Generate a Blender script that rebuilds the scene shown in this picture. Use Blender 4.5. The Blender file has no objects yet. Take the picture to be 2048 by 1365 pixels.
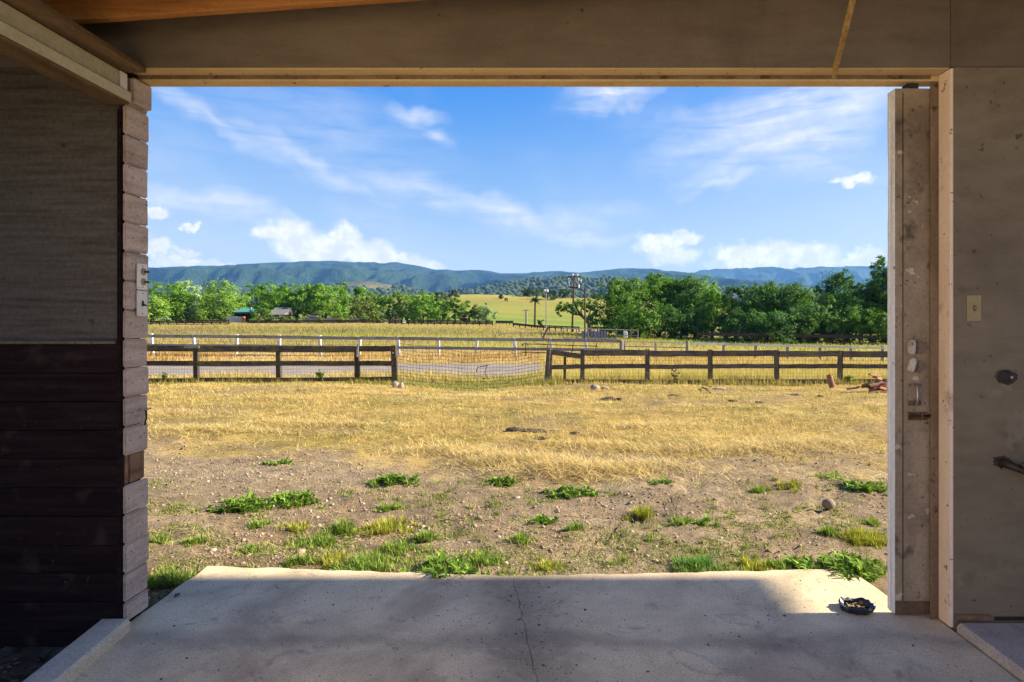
import bpy, bmesh, math, random
import numpy as np
from mathutils import Vector, Matrix

# ------------------------------------------------------------------ camera, sky, sun, exposure
SC = bpy.context.scene
COL = SC.collection
EYE = 1.32
FPX = 1200.0
R = math.radians
cam_d = bpy.data.cameras.new('camera')
cam = bpy.data.objects.new('camera', cam_d)
COL.objects.link(cam)
cam.location = (0, 0, EYE)
cam.rotation_euler = (R(90), 0, 0)
cam_d.sensor_width = 36
cam_d.lens = 36 * FPX / 2048
cam_d.shift_x = -76 / 2048
cam_d.shift_y = -32.5 / 2048
cam_d.clip_start = 0.05
cam_d.clip_end = 60000
SC.camera = cam

SUN_EL = 31.0
SUN_FRONT = 1.5            # degrees the sun stands beyond the plane of the barn front, seen from inside
SUN_STRENGTH = 4.2
SKY_STRENGTH = 0.136
EXPOSURE = 1.76
HAZE_DENSITY = 0.00008
SC.view_settings.view_transform = 'Standard'
SC.view_settings.look = 'None'
SC.view_settings.gamma = 1
SC.view_settings.exposure = EXPOSURE
SC.view_settings.use_curve_mapping = False
SC.render.engine = 'CYCLES'
SC.cycles.use_denoising = True
SC.cycles.denoiser = 'OPENIMAGEDENOISE'
SC.cycles.max_bounces = 8
SC.cycles.diffuse_bounces = 5
SC.cycles.glossy_bounces = 2
SC.cycles.transmission_bounces = 3
SC.cycles.transparent_max_bounces = 4
SC.cycles.volume_bounces = 0
SC.cycles.sample_clamp_indirect = 6
SC.cycles.use_adaptive_sampling = True
SC.cycles.adaptive_threshold = 0.012

sun_d = bpy.data.lights.new('sun', 'SUN')
sun = bpy.data.objects.new('sun', sun_d)
COL.objects.link(sun)
sun_d.energy = SUN_STRENGTH
sun_d.angle = R(1.5)
sun_d.color = (1.0, 0.89, 0.71)
SUN_DIR = Vector((math.cos(R(SUN_EL)) * math.cos(R(SUN_FRONT)), math.cos(R(SUN_EL)) * math.sin(R(SUN_FRONT)), math.sin(R(SUN_EL))))
sun.rotation_euler = SUN_DIR.to_track_quat('Z', 'Y').to_euler()
sun.location = (30, 0, 30)

rng = np.random.default_rng(7)
random.seed(7)


class NT:
    """small helper round a node tree"""
    def __init__(self, tree):
        self.t = tree
        self.t.nodes.clear()

    def n(self, kind, ins=None, **props):
        nd = self.t.nodes.new(kind)
        for k, v in props.items():
            setattr(nd, k, v)
        for k, v in (ins or {}).items():
            sock = nd.inputs[k]
            if isinstance(v, bpy.types.NodeSocket):
                self.t.links.new(v, sock)
            else:
                sock.default_value = v
        return nd

    def math(self, op, a, b=0.0, c=None, clamp=False):
        nd = self.n('ShaderNodeMath', {0: a, 1: b}, operation=op, use_clamp=clamp)
        if c is not None:
            nd.inputs[2].default_value = c
        return nd.outputs[0]

    def mix(self, f, a, b, blend='MIX'):
        nd = self.t.nodes.new('ShaderNodeMix')
        nd.data_type = 'RGBA'
        nd.blend_type = blend
        for k, v in ((0, f), (6, a), (7, b)):
            if isinstance(v, bpy.types.NodeSocket):
                self.t.links.new(v, nd.inputs[k])
            else:
                nd.inputs[k].default_value = v if not isinstance(v, tuple) or len(v) == 4 else (*v, 1)
        return nd.outputs[2]

    def ramp(self, f, stops, interp='LINEAR'):
        nd = self.n('ShaderNodeValToRGB', {0: f})
        cr = nd.color_ramp
        cr.interpolation = interp
        while len(cr.elements) < len(stops):
            cr.elements.new(0.5)
        for e, (p, c) in zip(cr.elements, stops):
            e.position = p
            e.color = (*c, 1) if len(c) == 3 else c
        return nd.outputs[0]

    def noise(self, vec, scale, detail=4, rough=0.55, dist=0.0):
        nd = self.n('ShaderNodeTexNoise', {'Scale': scale, 'Detail': detail, 'Roughness': rough, 'Distortion': dist})
        if vec is not None:
            self.t.links.new(vec, nd.inputs['Vector'])
        return nd.outputs[0]

    def smooth(self, v, a, b):
        nd = self.n('ShaderNodeMapRange', {0: v, 1: a, 2: b, 3: 0.0, 4: 1.0}, interpolation_type='SMOOTHSTEP')
        return nd.outputs[0]


# ---- world: Nishita sky with high cirrus and low cumulus, laid out by compass direction and elevation
W = bpy.data.worlds.new('World')
SC.world = W
W.use_nodes = True
w = NT(W.node_tree)
sky = w.n('ShaderNodeTexSky', sky_type='NISHITA', sun_disc=False, sun_elevation=R(SUN_EL), sun_rotation=R(90 - SUN_FRONT),
          altitude=250, air_density=1.0, dust_density=0.6, ozone_density=2.2)
tc = w.n('ShaderNodeTexCoord').outputs['Generated']
sep = w.n('ShaderNodeSeparateXYZ', {0: tc})
dx, dy, dz = sep.outputs
az = w.math('ARCTAN2', dx, dy)
hyp = w.math('SQRT', w.math('ADD', w.math('MULTIPLY', dx, dx), w.math('MULTIPLY', dy, dy)))
el = w.math('ARCTAN2', dz, hyp)
P = w.n('ShaderNodeCombineXYZ', {0: az, 1: el, 2: 0.0}).outputs[0]


def azel(x, y):
    a = math.atan((x - 1100) / FPX)
    return a, math.atan((650 - y) / FPX * math.cos(a))


# soft distortion so that no cloud has a clean outline
warp = w.n('ShaderNodeTexNoise', {'Vector': P, 'Scale': 9.0, 'Detail': 3, 'Roughness': 0.6})
wv = w.n('ShaderNodeVectorMath', {0: warp.outputs[1], 1: (0.5, 0.5, 0.5)}, operation='SUBTRACT').outputs[0]
wv1 = w.n('ShaderNodeVectorMath', {0: wv, 'Scale': 0.10}, operation='SCALE').outputs[0]
Pc = w.n('ShaderNodeVectorMath', {0: P, 1: wv1}, operation='ADD').outputs[0]


def blob(vec, x, y, rx, ry, rot=0.0, soft=1.0):
    a, e = azel(x, y)
    m = w.n('ShaderNodeMapping', {'Vector': vec, 'Location': (a, e, 0), 'Rotation': (0, 0, R(rot)), 'Scale': (rx / FPX, ry / FPX, 1)}, vector_type='TEXTURE')
    ln = w.n('ShaderNodeVectorMath', {0: m.outputs[0]}, operation='LENGTH').outputs['Value']
    return w.math('MULTIPLY', w.math('SUBTRACT', 1.0, ln, clamp=True), soft)


def union(items):
    acc = items[0]
    for it in items[1:]:
        acc = w.math('MAXIMUM', acc, it)
    return acc


# cirrus: streaks along a band, with fibres
# (x, y, half length, half width, tilt, weight)
streaks = [(430, 235, 210, 26, -29, .66), (620, 320, 260, 36, -24, .66), (860, 385, 260, 46, -19, .62), (1010, 425, 170, 38, -14, .95),
           (1150, 478, 130, 26, -8, .8), (650, 250, 330, 110, -12, .30), (420, 405, 220, 34, -10, .85), (620, 440, 210, 18, -7, .6),
           (1225, 188, 130, 32, 6, 1.0), (830, 215, 80, 30, -4, .85), (880, 270, 60, 22, -20, .7), (1560, 225, 300, 80, 14, 1.0),
           (1690, 200, 200, 70, 12, .9), (1560, 300, 230, 38, 12, 1.0), (1500, 275, 240, 40, -14, .75), (1600, 330, 170, 30, -8, .6),
           (1455, 366, 110, 20, 4, .65), (1130, 440, 200, 40, 6, .5)]
cir = union([blob(Pc, *s[:5], soft=s[5]) for s in streaks])
fm = w.n('ShaderNodeMapping', {'Vector': P, 'Rotation': (0, 0, R(18)), 'Scale': (3.5, 26, 1)}).outputs[0]
fib = w.noise(fm, 1.6, 4, 0.62, 0.6)
broad = w.noise(P, 3.0, 3, 0.6, 0.3)
field = w.math('MULTIPLY', w.smooth(broad, 0.46, 0.80), 0.36)          # thin cirrus over the whole sky
cirrus = w.math('MULTIPLY', w.math('MAXIMUM', w.math('POWER', cir, 1.0), field), w.smooth(fib, 0.16, 0.66))
cirrus = w.math('MULTIPLY', cirrus, 0.98, clamp=True)

# cumulus above the ridge
cumulus = [(575, 470, 58, 42), (612, 499, 74, 38), (545, 468, 42, 26), (650, 514, 72, 28), (692, 470, 38, 36), (690, 498, 62, 36), (748, 511, 70, 36),
           (800, 524, 72, 28), (850, 535, 54, 20), (1318, 489, 68, 34), (1374, 472, 40, 22), (1345, 513, 78, 28), (1475, 507, 62, 28), (1560, 510, 78, 36),
           (1622, 515, 70, 38), (1530, 528, 130, 24), (1735, 522, 44, 28), (1680, 532, 70, 16), (1708, 361, 44, 13), (312, 428, 24, 16), (318, 495, 30, 20),
           (372, 507, 26, 12), (335, 528, 80, 18), (430, 527, 50, 12), (385, 455, 22, 9), (200, 470, 90, 40), (60, 500, 110, 44), (1900, 505, 90, 42),
           (2150, 490, 120, 52), (-260, 480, 150, 60)]
wv2_t = w.n('ShaderNodeTexNoise', {'Vector': P, 'Scale': 34.0, 'Detail': 4, 'Roughness': 0.62})
wv2_n = wv2_t.outputs[0]
wv2 = w.n('ShaderNodeVectorMath', {0: wv2_t.outputs[1], 1: (0.5, 0.5, 0.5)}, operation='SUBTRACT').outputs[0]
Pq = w.n('ShaderNodeVectorMath', {0: P, 1: w.n('ShaderNodeVectorMath', {0: wv2, 'Scale': 0.045}, operation='SCALE').outputs[0]}, operation='ADD').outputs[0]
cu = union([blob(Pq, *c) for c in cumulus])
cum = w.math('MULTIPLY', w.smooth(cu, 0.10, 0.56), 0.95)
cloud = w.math('MAXIMUM', cirrus, cum)
above = w.smooth(el, -0.02, 0.03)
cloud = w.math('MULTIPLY', cloud, above)
hsv = w.n('ShaderNodeHueSaturation', {'Hue': 0.526, 'Saturation': 1.20, 'Value': 0.76, 'Color': sky.outputs[0]}).outputs[0]
# soft shoulder so that the whole sky keeps its blue down to the horizon
num = w.n('ShaderNodeVectorMath', {0: hsv, 'Scale': 2.61}, operation='SCALE').outputs[0]
den = w.n('ShaderNodeVectorMath', {0: hsv, 1: (.954, .954, .954), 2: (1, 1, 1)}, operation='MULTIPLY_ADD').outputs[0]
shoulder = w.n('ShaderNodeVectorMath', {0: num, 1: den}, operation='DIVIDE').outputs[0]
blue = w.n('ShaderNodeHueSaturation', {'Hue': 0.512, 'Saturation': 1.86, 'Value': 0.95, 'Color': shoulder}).outputs[0]
cshade = w.mix(w.smooth(wv2_n, .35, .7), (2.06, 2.09, 2.22, 1), (2.42, 2.38, 2.36, 1))
skycol = w.mix(w.math('MULTIPLY', cirrus, above), blue, cshade)
skycol = w.mix(w.math('MULTIPLY', cum, above), skycol, w.mix(w.smooth(wv2_n, .38, .66), (2.25, 2.25, 2.36, 1), (3.0, 2.85, 2.62, 1)))
bg = w.n('ShaderNodeBackground', {'Color': skycol, 'Strength': SKY_STRENGTH})
w.n('ShaderNodeOutputWorld', {0: bg.outputs[0]})
W.cycles.sampling_method = 'MANUAL'
W.cycles.sample_map_resolution = 512


# ------------------------------------------------------------------ helpers
def at(x, y, Y):
    """a point of the place seen at photo pixel (x, y) and standing Y metres away"""
    return Vector(((x - 1100) / FPX * Y, Y, EYE - (y - 650) / FPX * Y))


def px(Y):
    return Y / FPX


def obj(name, mesh, mat=None, parent=None, loc=None, rot=None):
    o = bpy.data.objects.new(name, mesh)
    COL.objects.link(o)
    if mat is not None and mesh is not None and len(mesh.materials) == 0:
        mesh.materials.append(mat)
    if parent is not None:
        o.parent = parent
    if loc is not None:
        o.location = loc
    if rot is not None:
        o.rotation_euler = rot
    return o


def tag(o, label=None, cat=None, group=None, kind=None):
    if label:
        o['label'] = label
    if cat:
        o['category'] = cat
    if group:
        o['group'] = group
    if kind:
        o['kind'] = kind
    return o


def empty(name, loc, label, cat, group=None, rz=0):
    o = bpy.data.objects.new(name, None)
    COL.objects.link(o)
    o.location = loc
    o.rotation_euler.z = rz
    o.empty_display_size = 0.1
    return tag(o, label, cat, group)


def mesh_np(name, v, faces, mat=None, col=None, smooth=False):
    """v (N,3); faces: list of (M,k) index arrays; col (N,3) per-vertex colour"""
    me = bpy.data.meshes.new(name)
    v = np.asarray(v, np.float32)
    me.vertices.add(len(v))
    me.vertices.foreach_set('co', v.ravel())
    faces = [np.asarray(f, np.int32) for f in faces if len(f)]
    nl = sum(f.size for f in faces)
    npoly = sum(len(f) for f in faces)
    me.loops.add(nl)
    me.polygons.add(npoly)
    me.loops.foreach_set('vertex_index', np.concatenate([f.ravel() for f in faces]))
    tot = np.concatenate([np.full(len(f), f.shape[1], np.int32) for f in faces])
    st = np.concatenate([[0], np.cumsum(tot)[:-1]]).astype(np.int32)
    me.polygons.foreach_set('loop_start', st)
    me.polygons.foreach_set('loop_total', tot)
    if smooth:
        me.polygons.foreach_set('use_smooth', np.ones(npoly, bool))
    if col is not None:
        ca = me.color_attributes.new('Col', 'FLOAT_COLOR', 'POINT')
        c4 = np.ones((len(v), 4), np.float32)
        c4[:, :3] = col
        ca.data.foreach_set('color', c4.ravel())
    me.update(calc_edges=True)
    if mat is not None:
        me.materials.append(mat)
    return me


class MB:
    """collects simple shapes into one mesh"""
    def __init__(self):
        self.v = []
        self.f = []

    def add(self, v, f):
        b = len(self.v)
        self.v += [tuple(p) for p in v]
        self.f += [tuple(b + i for i in q) for q in f]

    def box(self, lo, hi, M=None):
        x0, y0, z0 = lo
        x1, y1, z1 = hi
        v = [Vector(p) for p in ((x0, y0, z0), (x1, y0, z0), (x1, y1, z0), (x0, y1, z0), (x0, y0, z1), (x1, y0, z1), (x1, y1, z1), (x0, y1, z1))]
        if M is not None:
            v = [M @ p for p in v]
        self.add(v, [(0, 3, 2, 1), (4, 5, 6, 7), (0, 1, 5, 4), (1, 2, 6, 5), (2, 3, 7, 6), (3, 0, 4, 7)])
        return self

    def beam(self, a, b, wd, ht, up=(0, 0, 1)):
        a, b = Vector(a), Vector(b)
        d = (b - a)
        L = d.length
        d.normalize()
        s = d.cross(Vector(up)).normalized()
        u = s.cross(d)
        M = Matrix((s, d, u)).transposed().to_4x4()
        M.translation = a
        return self.box((-wd / 2, 0, -ht / 2), (wd / 2, L, ht / 2), M)

    def tube(self, pts, rad, n=8, caps=True):
        pts = [Vector(p) for p in pts]
        if not hasattr(rad, '__len__'):
            rad = [rad] * len(pts)
        b = len(self.v)
        prev = None
        for i, p in enumerate(pts):
            d = (pts[min(i + 1, len(pts) - 1)] - pts[max(i - 1, 0)]).normalized()
            if prev is None:
                s = d.cross(Vector((0.3, 0.95, 0.1)) if abs(d.z) > 0.7 else Vector((0, 0, 1))).normalized()
            else:
                s = (prev - d * prev.dot(d)).normalized()
            prev = s
            u = d.cross(s)
            for k in range(n):
                t = 2 * math.pi * k / n
                self.v.append(tuple(p + (s * math.cos(t) + u * math.sin(t)) * rad[i]))
        for i in range(len(pts) - 1):
            for k in range(n):
                k2 = (k + 1) % n
                self.f.append((b + i * n + k, b + i * n + k2, b + (i + 1) * n + k2, b + (i + 1) * n + k))
        if caps:
            self.f.append(tuple(b + k for k in reversed(range(n))))
            self.f.append(tuple(b + (len(pts) - 1) * n + k for k in range(n)))
        return self

    def lathe(self, prof, n=16, M=None):
        b = len(self.v)
        for r_, z_ in prof:
            for k in range(n):
                t = 2 * math.pi * k / n
                p = Vector((r_ * math.cos(t), r_ * math.sin(t), z_))
                self.v.append(tuple(M @ p if M is not None else p))
        for i in range(len(prof) - 1):
            for k in range(n):
                k2 = (k + 1) % n
                self.f.append((b + i * n + k, b + i * n + k2, b + (i + 1) * n + k2, b + (i + 1) * n + k))
        return self

    def mesh(self, name, mat=None, bevel=0.0, smooth=False, seg=1):
        me = bpy.data.meshes.new(name)
        me.from_pydata(self.v, [], self.f)
        bm = bmesh.new()
        bm.from_mesh(me)
        bmesh.ops.recalc_face_normals(bm, faces=bm.faces)
        if bevel:
            bmesh.ops.bevel(bm, geom=[e for e in bm.edges if e.calc_face_angle(0) > 0.5], offset=bevel, segments=seg, affect='EDGES', clamp_overlap=True)
        if smooth:
            for f in bm.faces:
                f.smooth = True
        bm.to_mesh(me)
        bm.free()
        if mat is not None:
            me.materials.append(mat)
        return me

    def build(self, name, mat=None, parent=None, bevel=0.0, smooth=False, loc=None, seg=1):
        return obj(name, self.mesh(name, mat, bevel, smooth, seg), None, parent, loc)


# numpy value noise -------------------------------------------------
def _hash(ix, iy, s):
    h = (ix.astype(np.int64) * 374761393 + iy.astype(np.int64) * 668265263 + s * 974634777) & 0x7fffffff
    h = ((h ^ (h >> 13)) * 1274126177) & 0x7fffffff
    return ((h ^ (h >> 16)) & 0xffff) / 65535.0


def vnoise(x, y, s=0):
    x = np.asarray(x, float)
    y = np.asarray(y, float)
    ix, iy = np.floor(x), np.floor(y)
    fx, fy = x - ix, y - iy
    fx, fy = fx * fx * (3 - 2 * fx), fy * fy * (3 - 2 * fy)
    a, b = _hash(ix, iy, s), _hash(ix + 1, iy, s)
    c, d = _hash(ix, iy + 1, s), _hash(ix + 1, iy + 1, s)
    return (a + (b - a) * fx) * (1 - fy) + (c + (d - c) * fx) * fy


def fbm(x, y, o=4, s=0, g=0.5):
    t, a, n = 0.0, 1.0, 0.0
    x = np.asarray(x, float)
    y = np.asarray(y, float)
    for i in range(o):
        t = t + a * vnoise(x, y, s + i * 17)
        n += a
        a *= g
        x, y = x * 2.03 + 11.3, y * 2.03 + 5.7
    return t / n


def sstep(a, b, x):
    t = np.clip((np.asarray(x, float) - a) / (b - a), 0, 1)
    return t * t * (3 - 2 * t)


def lin(r, g, b):
    return tuple(((c / 255 + 0.055) / 1.055) ** 2.4 if c > 10 else c / 255 / 12.92 for c in (r, g, b))


# ------------------------------------------------------------------ materials
def pmat(name, stops, scale=(4, 4, 4), detail=6, rough=0.85, bump=0.25, bdist=0.01, fine=None, spots=None, coord='Object', vary=0.12, big=None, metallic=0.0, spec=0.3, nrough=0.6):
    """layered noise material: colour ramp, large patches, spots with a shape of their own, per-object variation and relief"""
    m = bpy.data.materials.new(name)
    m.use_nodes = True
    t = NT(m.node_tree)
    if coord == 'World':
        vec = t.n('ShaderNodeNewGeometry').outputs['Position']
    else:
        vec = t.n('ShaderNodeTexCoord').outputs[coord]
        rnd = t.n('ShaderNodeObjectInfo').outputs['Random']
        off = t.n('ShaderNodeCombineXYZ', {0: t.math('MULTIPLY', rnd, 37.0), 1: t.math('MULTIPLY', rnd, 11.0), 2: t.math('MULTIPLY', rnd, 23.0)}).outputs[0]
        vec = t.n('ShaderNodeVectorMath', {0: vec, 1: off}, operation='ADD').outputs[0]
    mp = t.n('ShaderNodeMapping', {'Vector': vec, 'Scale': scale}).outputs[0]
    n1 = t.noise(mp, 1.0, detail, nrough, 0.2)
    k = len(stops)
    c = t.ramp(n1, [(0.28 + 0.44 * i / max(k - 1, 1), s) for i, s in enumerate(stops)])
    if big:
        bc, bs, lo, hi, amt = big
        f = t.math('MULTIPLY', t.smooth(t.noise(vec, bs, 5, 0.6, 0.4), lo, hi), amt)
        c = t.mix(f, c, bc)
    hgt = n1
    if fine:
        fs, famt = fine
        n2 = t.noise(vec, fs, 3, 0.7)
        c = t.mix(famt, c, t.ramp(n2, [(0.3, (0.25, 0.25, 0.25)), (0.7, (1, 1, 1))]), 'MULTIPLY')
        hgt = t.math('ADD', n1, t.math('MULTIPLY', n2, 0.6))
    if spots:
        for sc, ss, lo, hi, amt in spots:
            f = t.math('MULTIPLY', t.smooth(t.noise(vec, ss, 3, 0.6), lo, hi), amt)
            c = t.mix(f, c, sc)
    if vary and coord != 'World':
        val = t.math('ADD', 1.0 - vary, t.math('MULTIPLY', rnd, 2 * vary))
        c = t.n('ShaderNodeHueSaturation', {'Value': val, 'Color': c}).outputs[0]
    b = t.n('ShaderNodeBump', {'Strength': bump, 'Distance': bdist, 'Height': hgt})
    p = t.n('ShaderNodeBsdfPrincipled', {'Base Color': c, 'Roughness': rough, 'Metallic': metallic, 'Specular IOR Level': spec, 'Normal': b.outputs[0]})
    t.n('ShaderNodeOutputMaterial', {0: p.outputs[0]})
    return m


def amat(name, transl=0.0, rough=0.8, nscale=None, namt=0.35, bump=0.0, bscale=30.0, bdist=0.02, spec=0.2):
    """colour from the mesh's own attribute, broken up by noise"""
    m = bpy.data.materials.new(name)
    m.use_nodes = True
    t = NT(m.node_tree)
    c = t.n('ShaderNodeAttribute', attribute_name='Col').outputs[0]
    pos = t.n('ShaderNodeNewGeometry').outputs['Position']
    if nscale:
        for s, a in (nscale if isinstance(nscale, list) else [(nscale, namt)]):
            c = t.mix(a, c, t.ramp(t.noise(pos, s, 4, 0.65), [(0.3, (0.35, 0.33, 0.3)), (0.7, (1.25, 1.25, 1.25))]), 'MULTIPLY')
    ins = {'Base Color': c, 'Roughness': rough, 'Specular IOR Level': spec}
    if bump:
        ins['Normal'] = t.n('ShaderNodeBump', {'Strength': bump, 'Distance': bdist, 'Height': t.noise(pos, bscale, 5, 0.7)}).outputs[0]
    sh = t.n('ShaderNodeBsdfPrincipled', ins).outputs[0]
    if transl:
        tr = t.n('ShaderNodeBsdfTranslucent', {'Color': t.mix(1.0, c, (1.0, 1.15, 0.55), 'MULTIPLY')}).outputs[0]
        sh = t.n('ShaderNodeMixShader', {0: transl, 1: sh, 2: tr}).outputs[0]
    t.n('ShaderNodeOutputMaterial', {0: sh})
    return m


M = {}
M['fence_dark'] = pmat('weathered dark fence wood', [(.03, .022, .016), (.085, .066, .05), (.17, .14, .11)], (5, 40, 40), fine=(60, .6), big=((.22, .18, .03), 4, .45, .65, .6), bump=.5, vary=.2)
M['fence_mid'] = pmat('weathered grey brown fence wood', [(.06, .045, .035), (.14, .11, .088), (.24, .20, .165)], (5, 40, 40), fine=(60, .6), big=((.27, .22, .04), 4, .5, .68, .55), bump=.5, vary=.2)
M['fence_grey'] = pmat('silver grey fence board', [(.17, .16, .145), (.36, .335, .305), (.52, .49, .45)], (3, 30, 30), fine=(40, .6), big=((.12, .13, .09), 3, .5, .7, .6), bump=.4, vary=.15)
M['white_paint'] = pmat('old white fence paint', [(.62, .60, .55), (.78, .77, .73)], (6, 6, 3), spots=[((.25, .22, .18), 14, .62, .72, .6)], bump=.2)
M['far_fence'] = pmat('dark pasture fence wood', [(.035, .022, .016), (.075, .05, .035)], (2, 8, 8), bump=0)
M['wire'] = pmat('galvanised fence wire', [(.05, .045, .04), (.13, .12, .105)], (8, 8, 8), bump=0, rough=.6, vary=0)
M['galv'] = pmat('galvanised pipe', [(.22, .21, .2), (.38, .37, .35)], (8, 8, 8), bump=0, rough=.5, metallic=.3)
M['rust_pipe'] = pmat('rusty pipe', [(.045, .022, .014), (.11, .05, .03)], (9, 9, 9), bump=.1, rough=.8)
M['ply_dark'] = pmat('old painted plywood', [(.070, .052, .038), (.130, .102, .075), (.17, .138, .105)], (3.2, 2, 44), detail=9, fine=(60, .45), spots=[((.012, .009, .007), 7, .66, .74, .7), ((.22, .18, .14), 15, .70, .76, .4)], bump=.8, bdist=.004, vary=.05)
M['brown_paint'] = pmat('dark brown painted boards', [(.012, .0055, .005), (.022, .011, .010), (.036, .020, .018)], (2.2, 3, 30), fine=(50, .4), spots=[((.16, .12, .08), 30, .69, .76, .55), ((.06, .04, .03), 5, .58, .72, .5)], bump=.35, bdist=.004, rough=.85, spec=.08)
M['mauve_board'] = pmat('faded brown painted board ends', [(.38, .28, .235), (.56, .43, .365), (.67, .53, .46)], (14, 3, 24), fine=(70, .4), spots=[((.03, .02, .018), 22, .68, .74, .7), ((.36, .19, .10), 9, .74, .78, .8)], bump=.5, bdist=.004, rough=.75, vary=.1)
M['raw_wood'] = pmat('bare split wood', [(.14, .07, .035), (.27, .155, .085), (.36, .22, .13)], (14, 4, 24), fine=(60, .5), bump=.6)
M['taupe_wall'] = pmat('taupe painted plywood', [(.17, .132, .084), (.205, .162, .106), (.232, .185, .125)], (5, 5, 14), fine=(120, .2), spots=[((.30, .25, .18), 3.4, .60, .64, .3), ((.03, .022, .016), 11, .695, .73, .65), ((.05, .035, .025), 34, .68, .72, .6), ((.09, .06, .035), 5, .60, .74, .4)], big=((.12, .09, .06), 1.6, .45, .75, .45), bump=.25, bdist=.004, rough=.8, vary=.03)
M['header_paint'] = pmat('taupe painted header', [(.135, .103, .075), (.167, .131, .098), (.188, .150, .115)], (3, 5, 14), fine=(120, .2), spots=[((.02, .015, .012), 9, .70, .74, .6), ((.03, .02, .015), 36, .68, .72, .55)], big=((.10, .075, .055), 1.3, .45, .72, .65), bump=.25, bdist=.004, rough=.8, vary=.03)
M['cream_trim'] = pmat('cream painted trim', [(.50, .35, .17), (.62, .45, .24), (.68, .51, .29)], (3, 10, 10), fine=(80, .25), spots=[((.06, .03, .015), 24, .66, .70, .75)], bump=.2, bdist=.003, vary=.05)
M['pink_jamb'] = pmat('pinkish primed jamb', [(.74, .57, .43), (.82, .65, .50), (.85, .69, .55)], (10, 10, 3), fine=(80, .15), spots=[((.10, .05, .03), 26, .66, .70, .75), ((.30, .20, .13), 6, .60, .72, .5)], bump=.15, bdist=.003, vary=.04)
M['stop_wood'] = pmat('grubby door stop wood', [(.13, .085, .05), (.22, .15, .095), (.29, .21, .14)], (8, 8, 2), fine=(60, .4), spots=[((.03, .018, .01), 16, .62, .70, .7)], bump=.3)
M['door_paint'] = pmat('grimy cream door paint', [(.26, .195, .12), (.345, .265, .175), (.39, .305, .21)], (9, 9, 2.2), fine=(70, .35), spots=[((.05, .032, .02), 7, .53, .68, .75), ((.04, .025, .018), 40, .66, .71, .8), ((.66, .58, .46), 11, .62, .66, .5)], big=((.15, .10, .06), 2.4, .46, .68, .75), bump=.3, bdist=.004, vary=.03)
M['white_edge'] = pmat('cracked white door edge', [(.66, .66, .66), (.80, .80, .80), (.86, .86, .86)], (30, 30, 3), fine=(60, .3), spots=[((.10, .08, .06), 16, .68, .74, .7)], bump=.5, bdist=.004)
M['track_paint'] = pmat('dusty off-white track board', [(.44, .385, .26), (.56, .50, .35), (.63, .565, .42)], (30, 4, 12), fine=(60, .3), spots=[((.08, .05, .03), 12, .70, .76, .7)], bump=.3, bdist=.003)
M['plank_brown'] = pmat('brown dusty plank', [(.085, .052, .028), (.145, .092, .05), (.20, .13, .075)], (20, 3, 20), fine=(60, .4), bump=.4)
M['rafter'] = pmat('orange stained rafter', [(.22, .085, .022), (.36, .155, .042), (.44, .21, .068)], (2.5, 30, 30), fine=(60, .3), bump=.3)
M['roof_deck'] = pmat('bare plywood roof decking', [(.34, .24, .14), (.44, .32, .20)], (3, 14, 3), bump=.2)  # lightened to bounce fill light down; decking is out of view
M['stick'] = pmat('yellow split lath', [(.26, .16, .05), (.45, .30, .12), (.58, .42, .2)], (30, 30, 4), fine=(60, .5), bump=.5)
M['plastic_white'] = pmat('aged white plastic', [(.66, .63, .59), (.80, .77, .73)], (9, 9, 9), spots=[((.14, .10, .07), 40, .68, .75, .7)], bump=.08, rough=.5)
M['plastic_ivory'] = pmat('ivory plastic plate', [(.30, .23, .11), (.36, .28, .14)], (20, 20, 20), bump=.05, rough=.5)
M['dark_metal'] = pmat('dark dirty metal', [(.02, .016, .013), (.06, .048, .04)], (30, 30, 30), bump=.3, rough=.55, metallic=.4)
M['bright_metal'] = pmat('worn steel', [(.25, .24, .23), (.5, .49, .47)], (30, 30, 30), bump=.1, rough=.4, metallic=.7)
M['rust_metal'] = pmat('rusty iron', [(.05, .022, .012), (.14, .062, .028), (.2, .14, .1)], (26, 26, 26), bump=.4, rough=.8)
M['black_plastic'] = pmat('black sheet plastic', [(.008, .008, .009), (.022, .022, .026)], (12, 12, 12), bump=.25, rough=.32, spec=.6)
M['terracotta'] = pmat('terracotta tile', [(.26, .10, .055), (.37, .16, .095), (.44, .22, .15)], (12, 12, 12), fine=(90, .3), spots=[((.20, .17, .14), 9, .62, .72, .6)], bump=.25, vary=.2)
M['latch'] = pmat('grimy worn latch paint', [(.40, .35, .28), (.58, .53, .46)], (20, 20, 20), spots=[((.05, .035, .02), 24, .55, .65, .7)], bump=.2, rough=.6)
M['bounce_paint'] = pmat('pale bounce boards', [(.68, .56, .40), (.76, .64, .48)], (3, 3, 8), bump=.2)  # pale tone for the added wall that bounces sunlight inside
M['rock'] = pmat('tan field stone', [(.26, .20, .15), (.37, .30, .235), (.46, .39, .32)], (9, 9, 9), fine=(60, .4), bump=.4, vary=.12)
M['clod'] = pmat('dark dry clod', [(.035, .025, .017), (.075, .055, .036), (.12, .09, .06)], (14, 14, 14), fine=(60, .5), bump=.7, vary=.15)
M['bark'] = pmat('bark', [(.045, .033, .024), (.11, .085, .065)], (12, 12, 3), fine=(40, .4), bump=.6)
M['pole_wood'] = pmat('creosoted pole', [(.06, .036, .022), (.13, .083, .05)], (6, 6, 1), bump=.2)
M['asphalt'] = pmat('old pale asphalt', [(.22, .178, .13), (.29, .24, .18), (.35, .29, .22)], (1.3, 1.3, 1.3), coord='World', fine=(30, .35), big=((.30, .24, .17), .35, .5, .75, .5), bump=.3, spots=[((.08, .07, .065), .9, .62, .68, .5)])
M['leaf'] = amat('leaves', .40, .6)
M['leaf_dark'] = amat('dense leaves', .3, .65)
M['blade'] = amat('grass blades', .30, .75)
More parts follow.
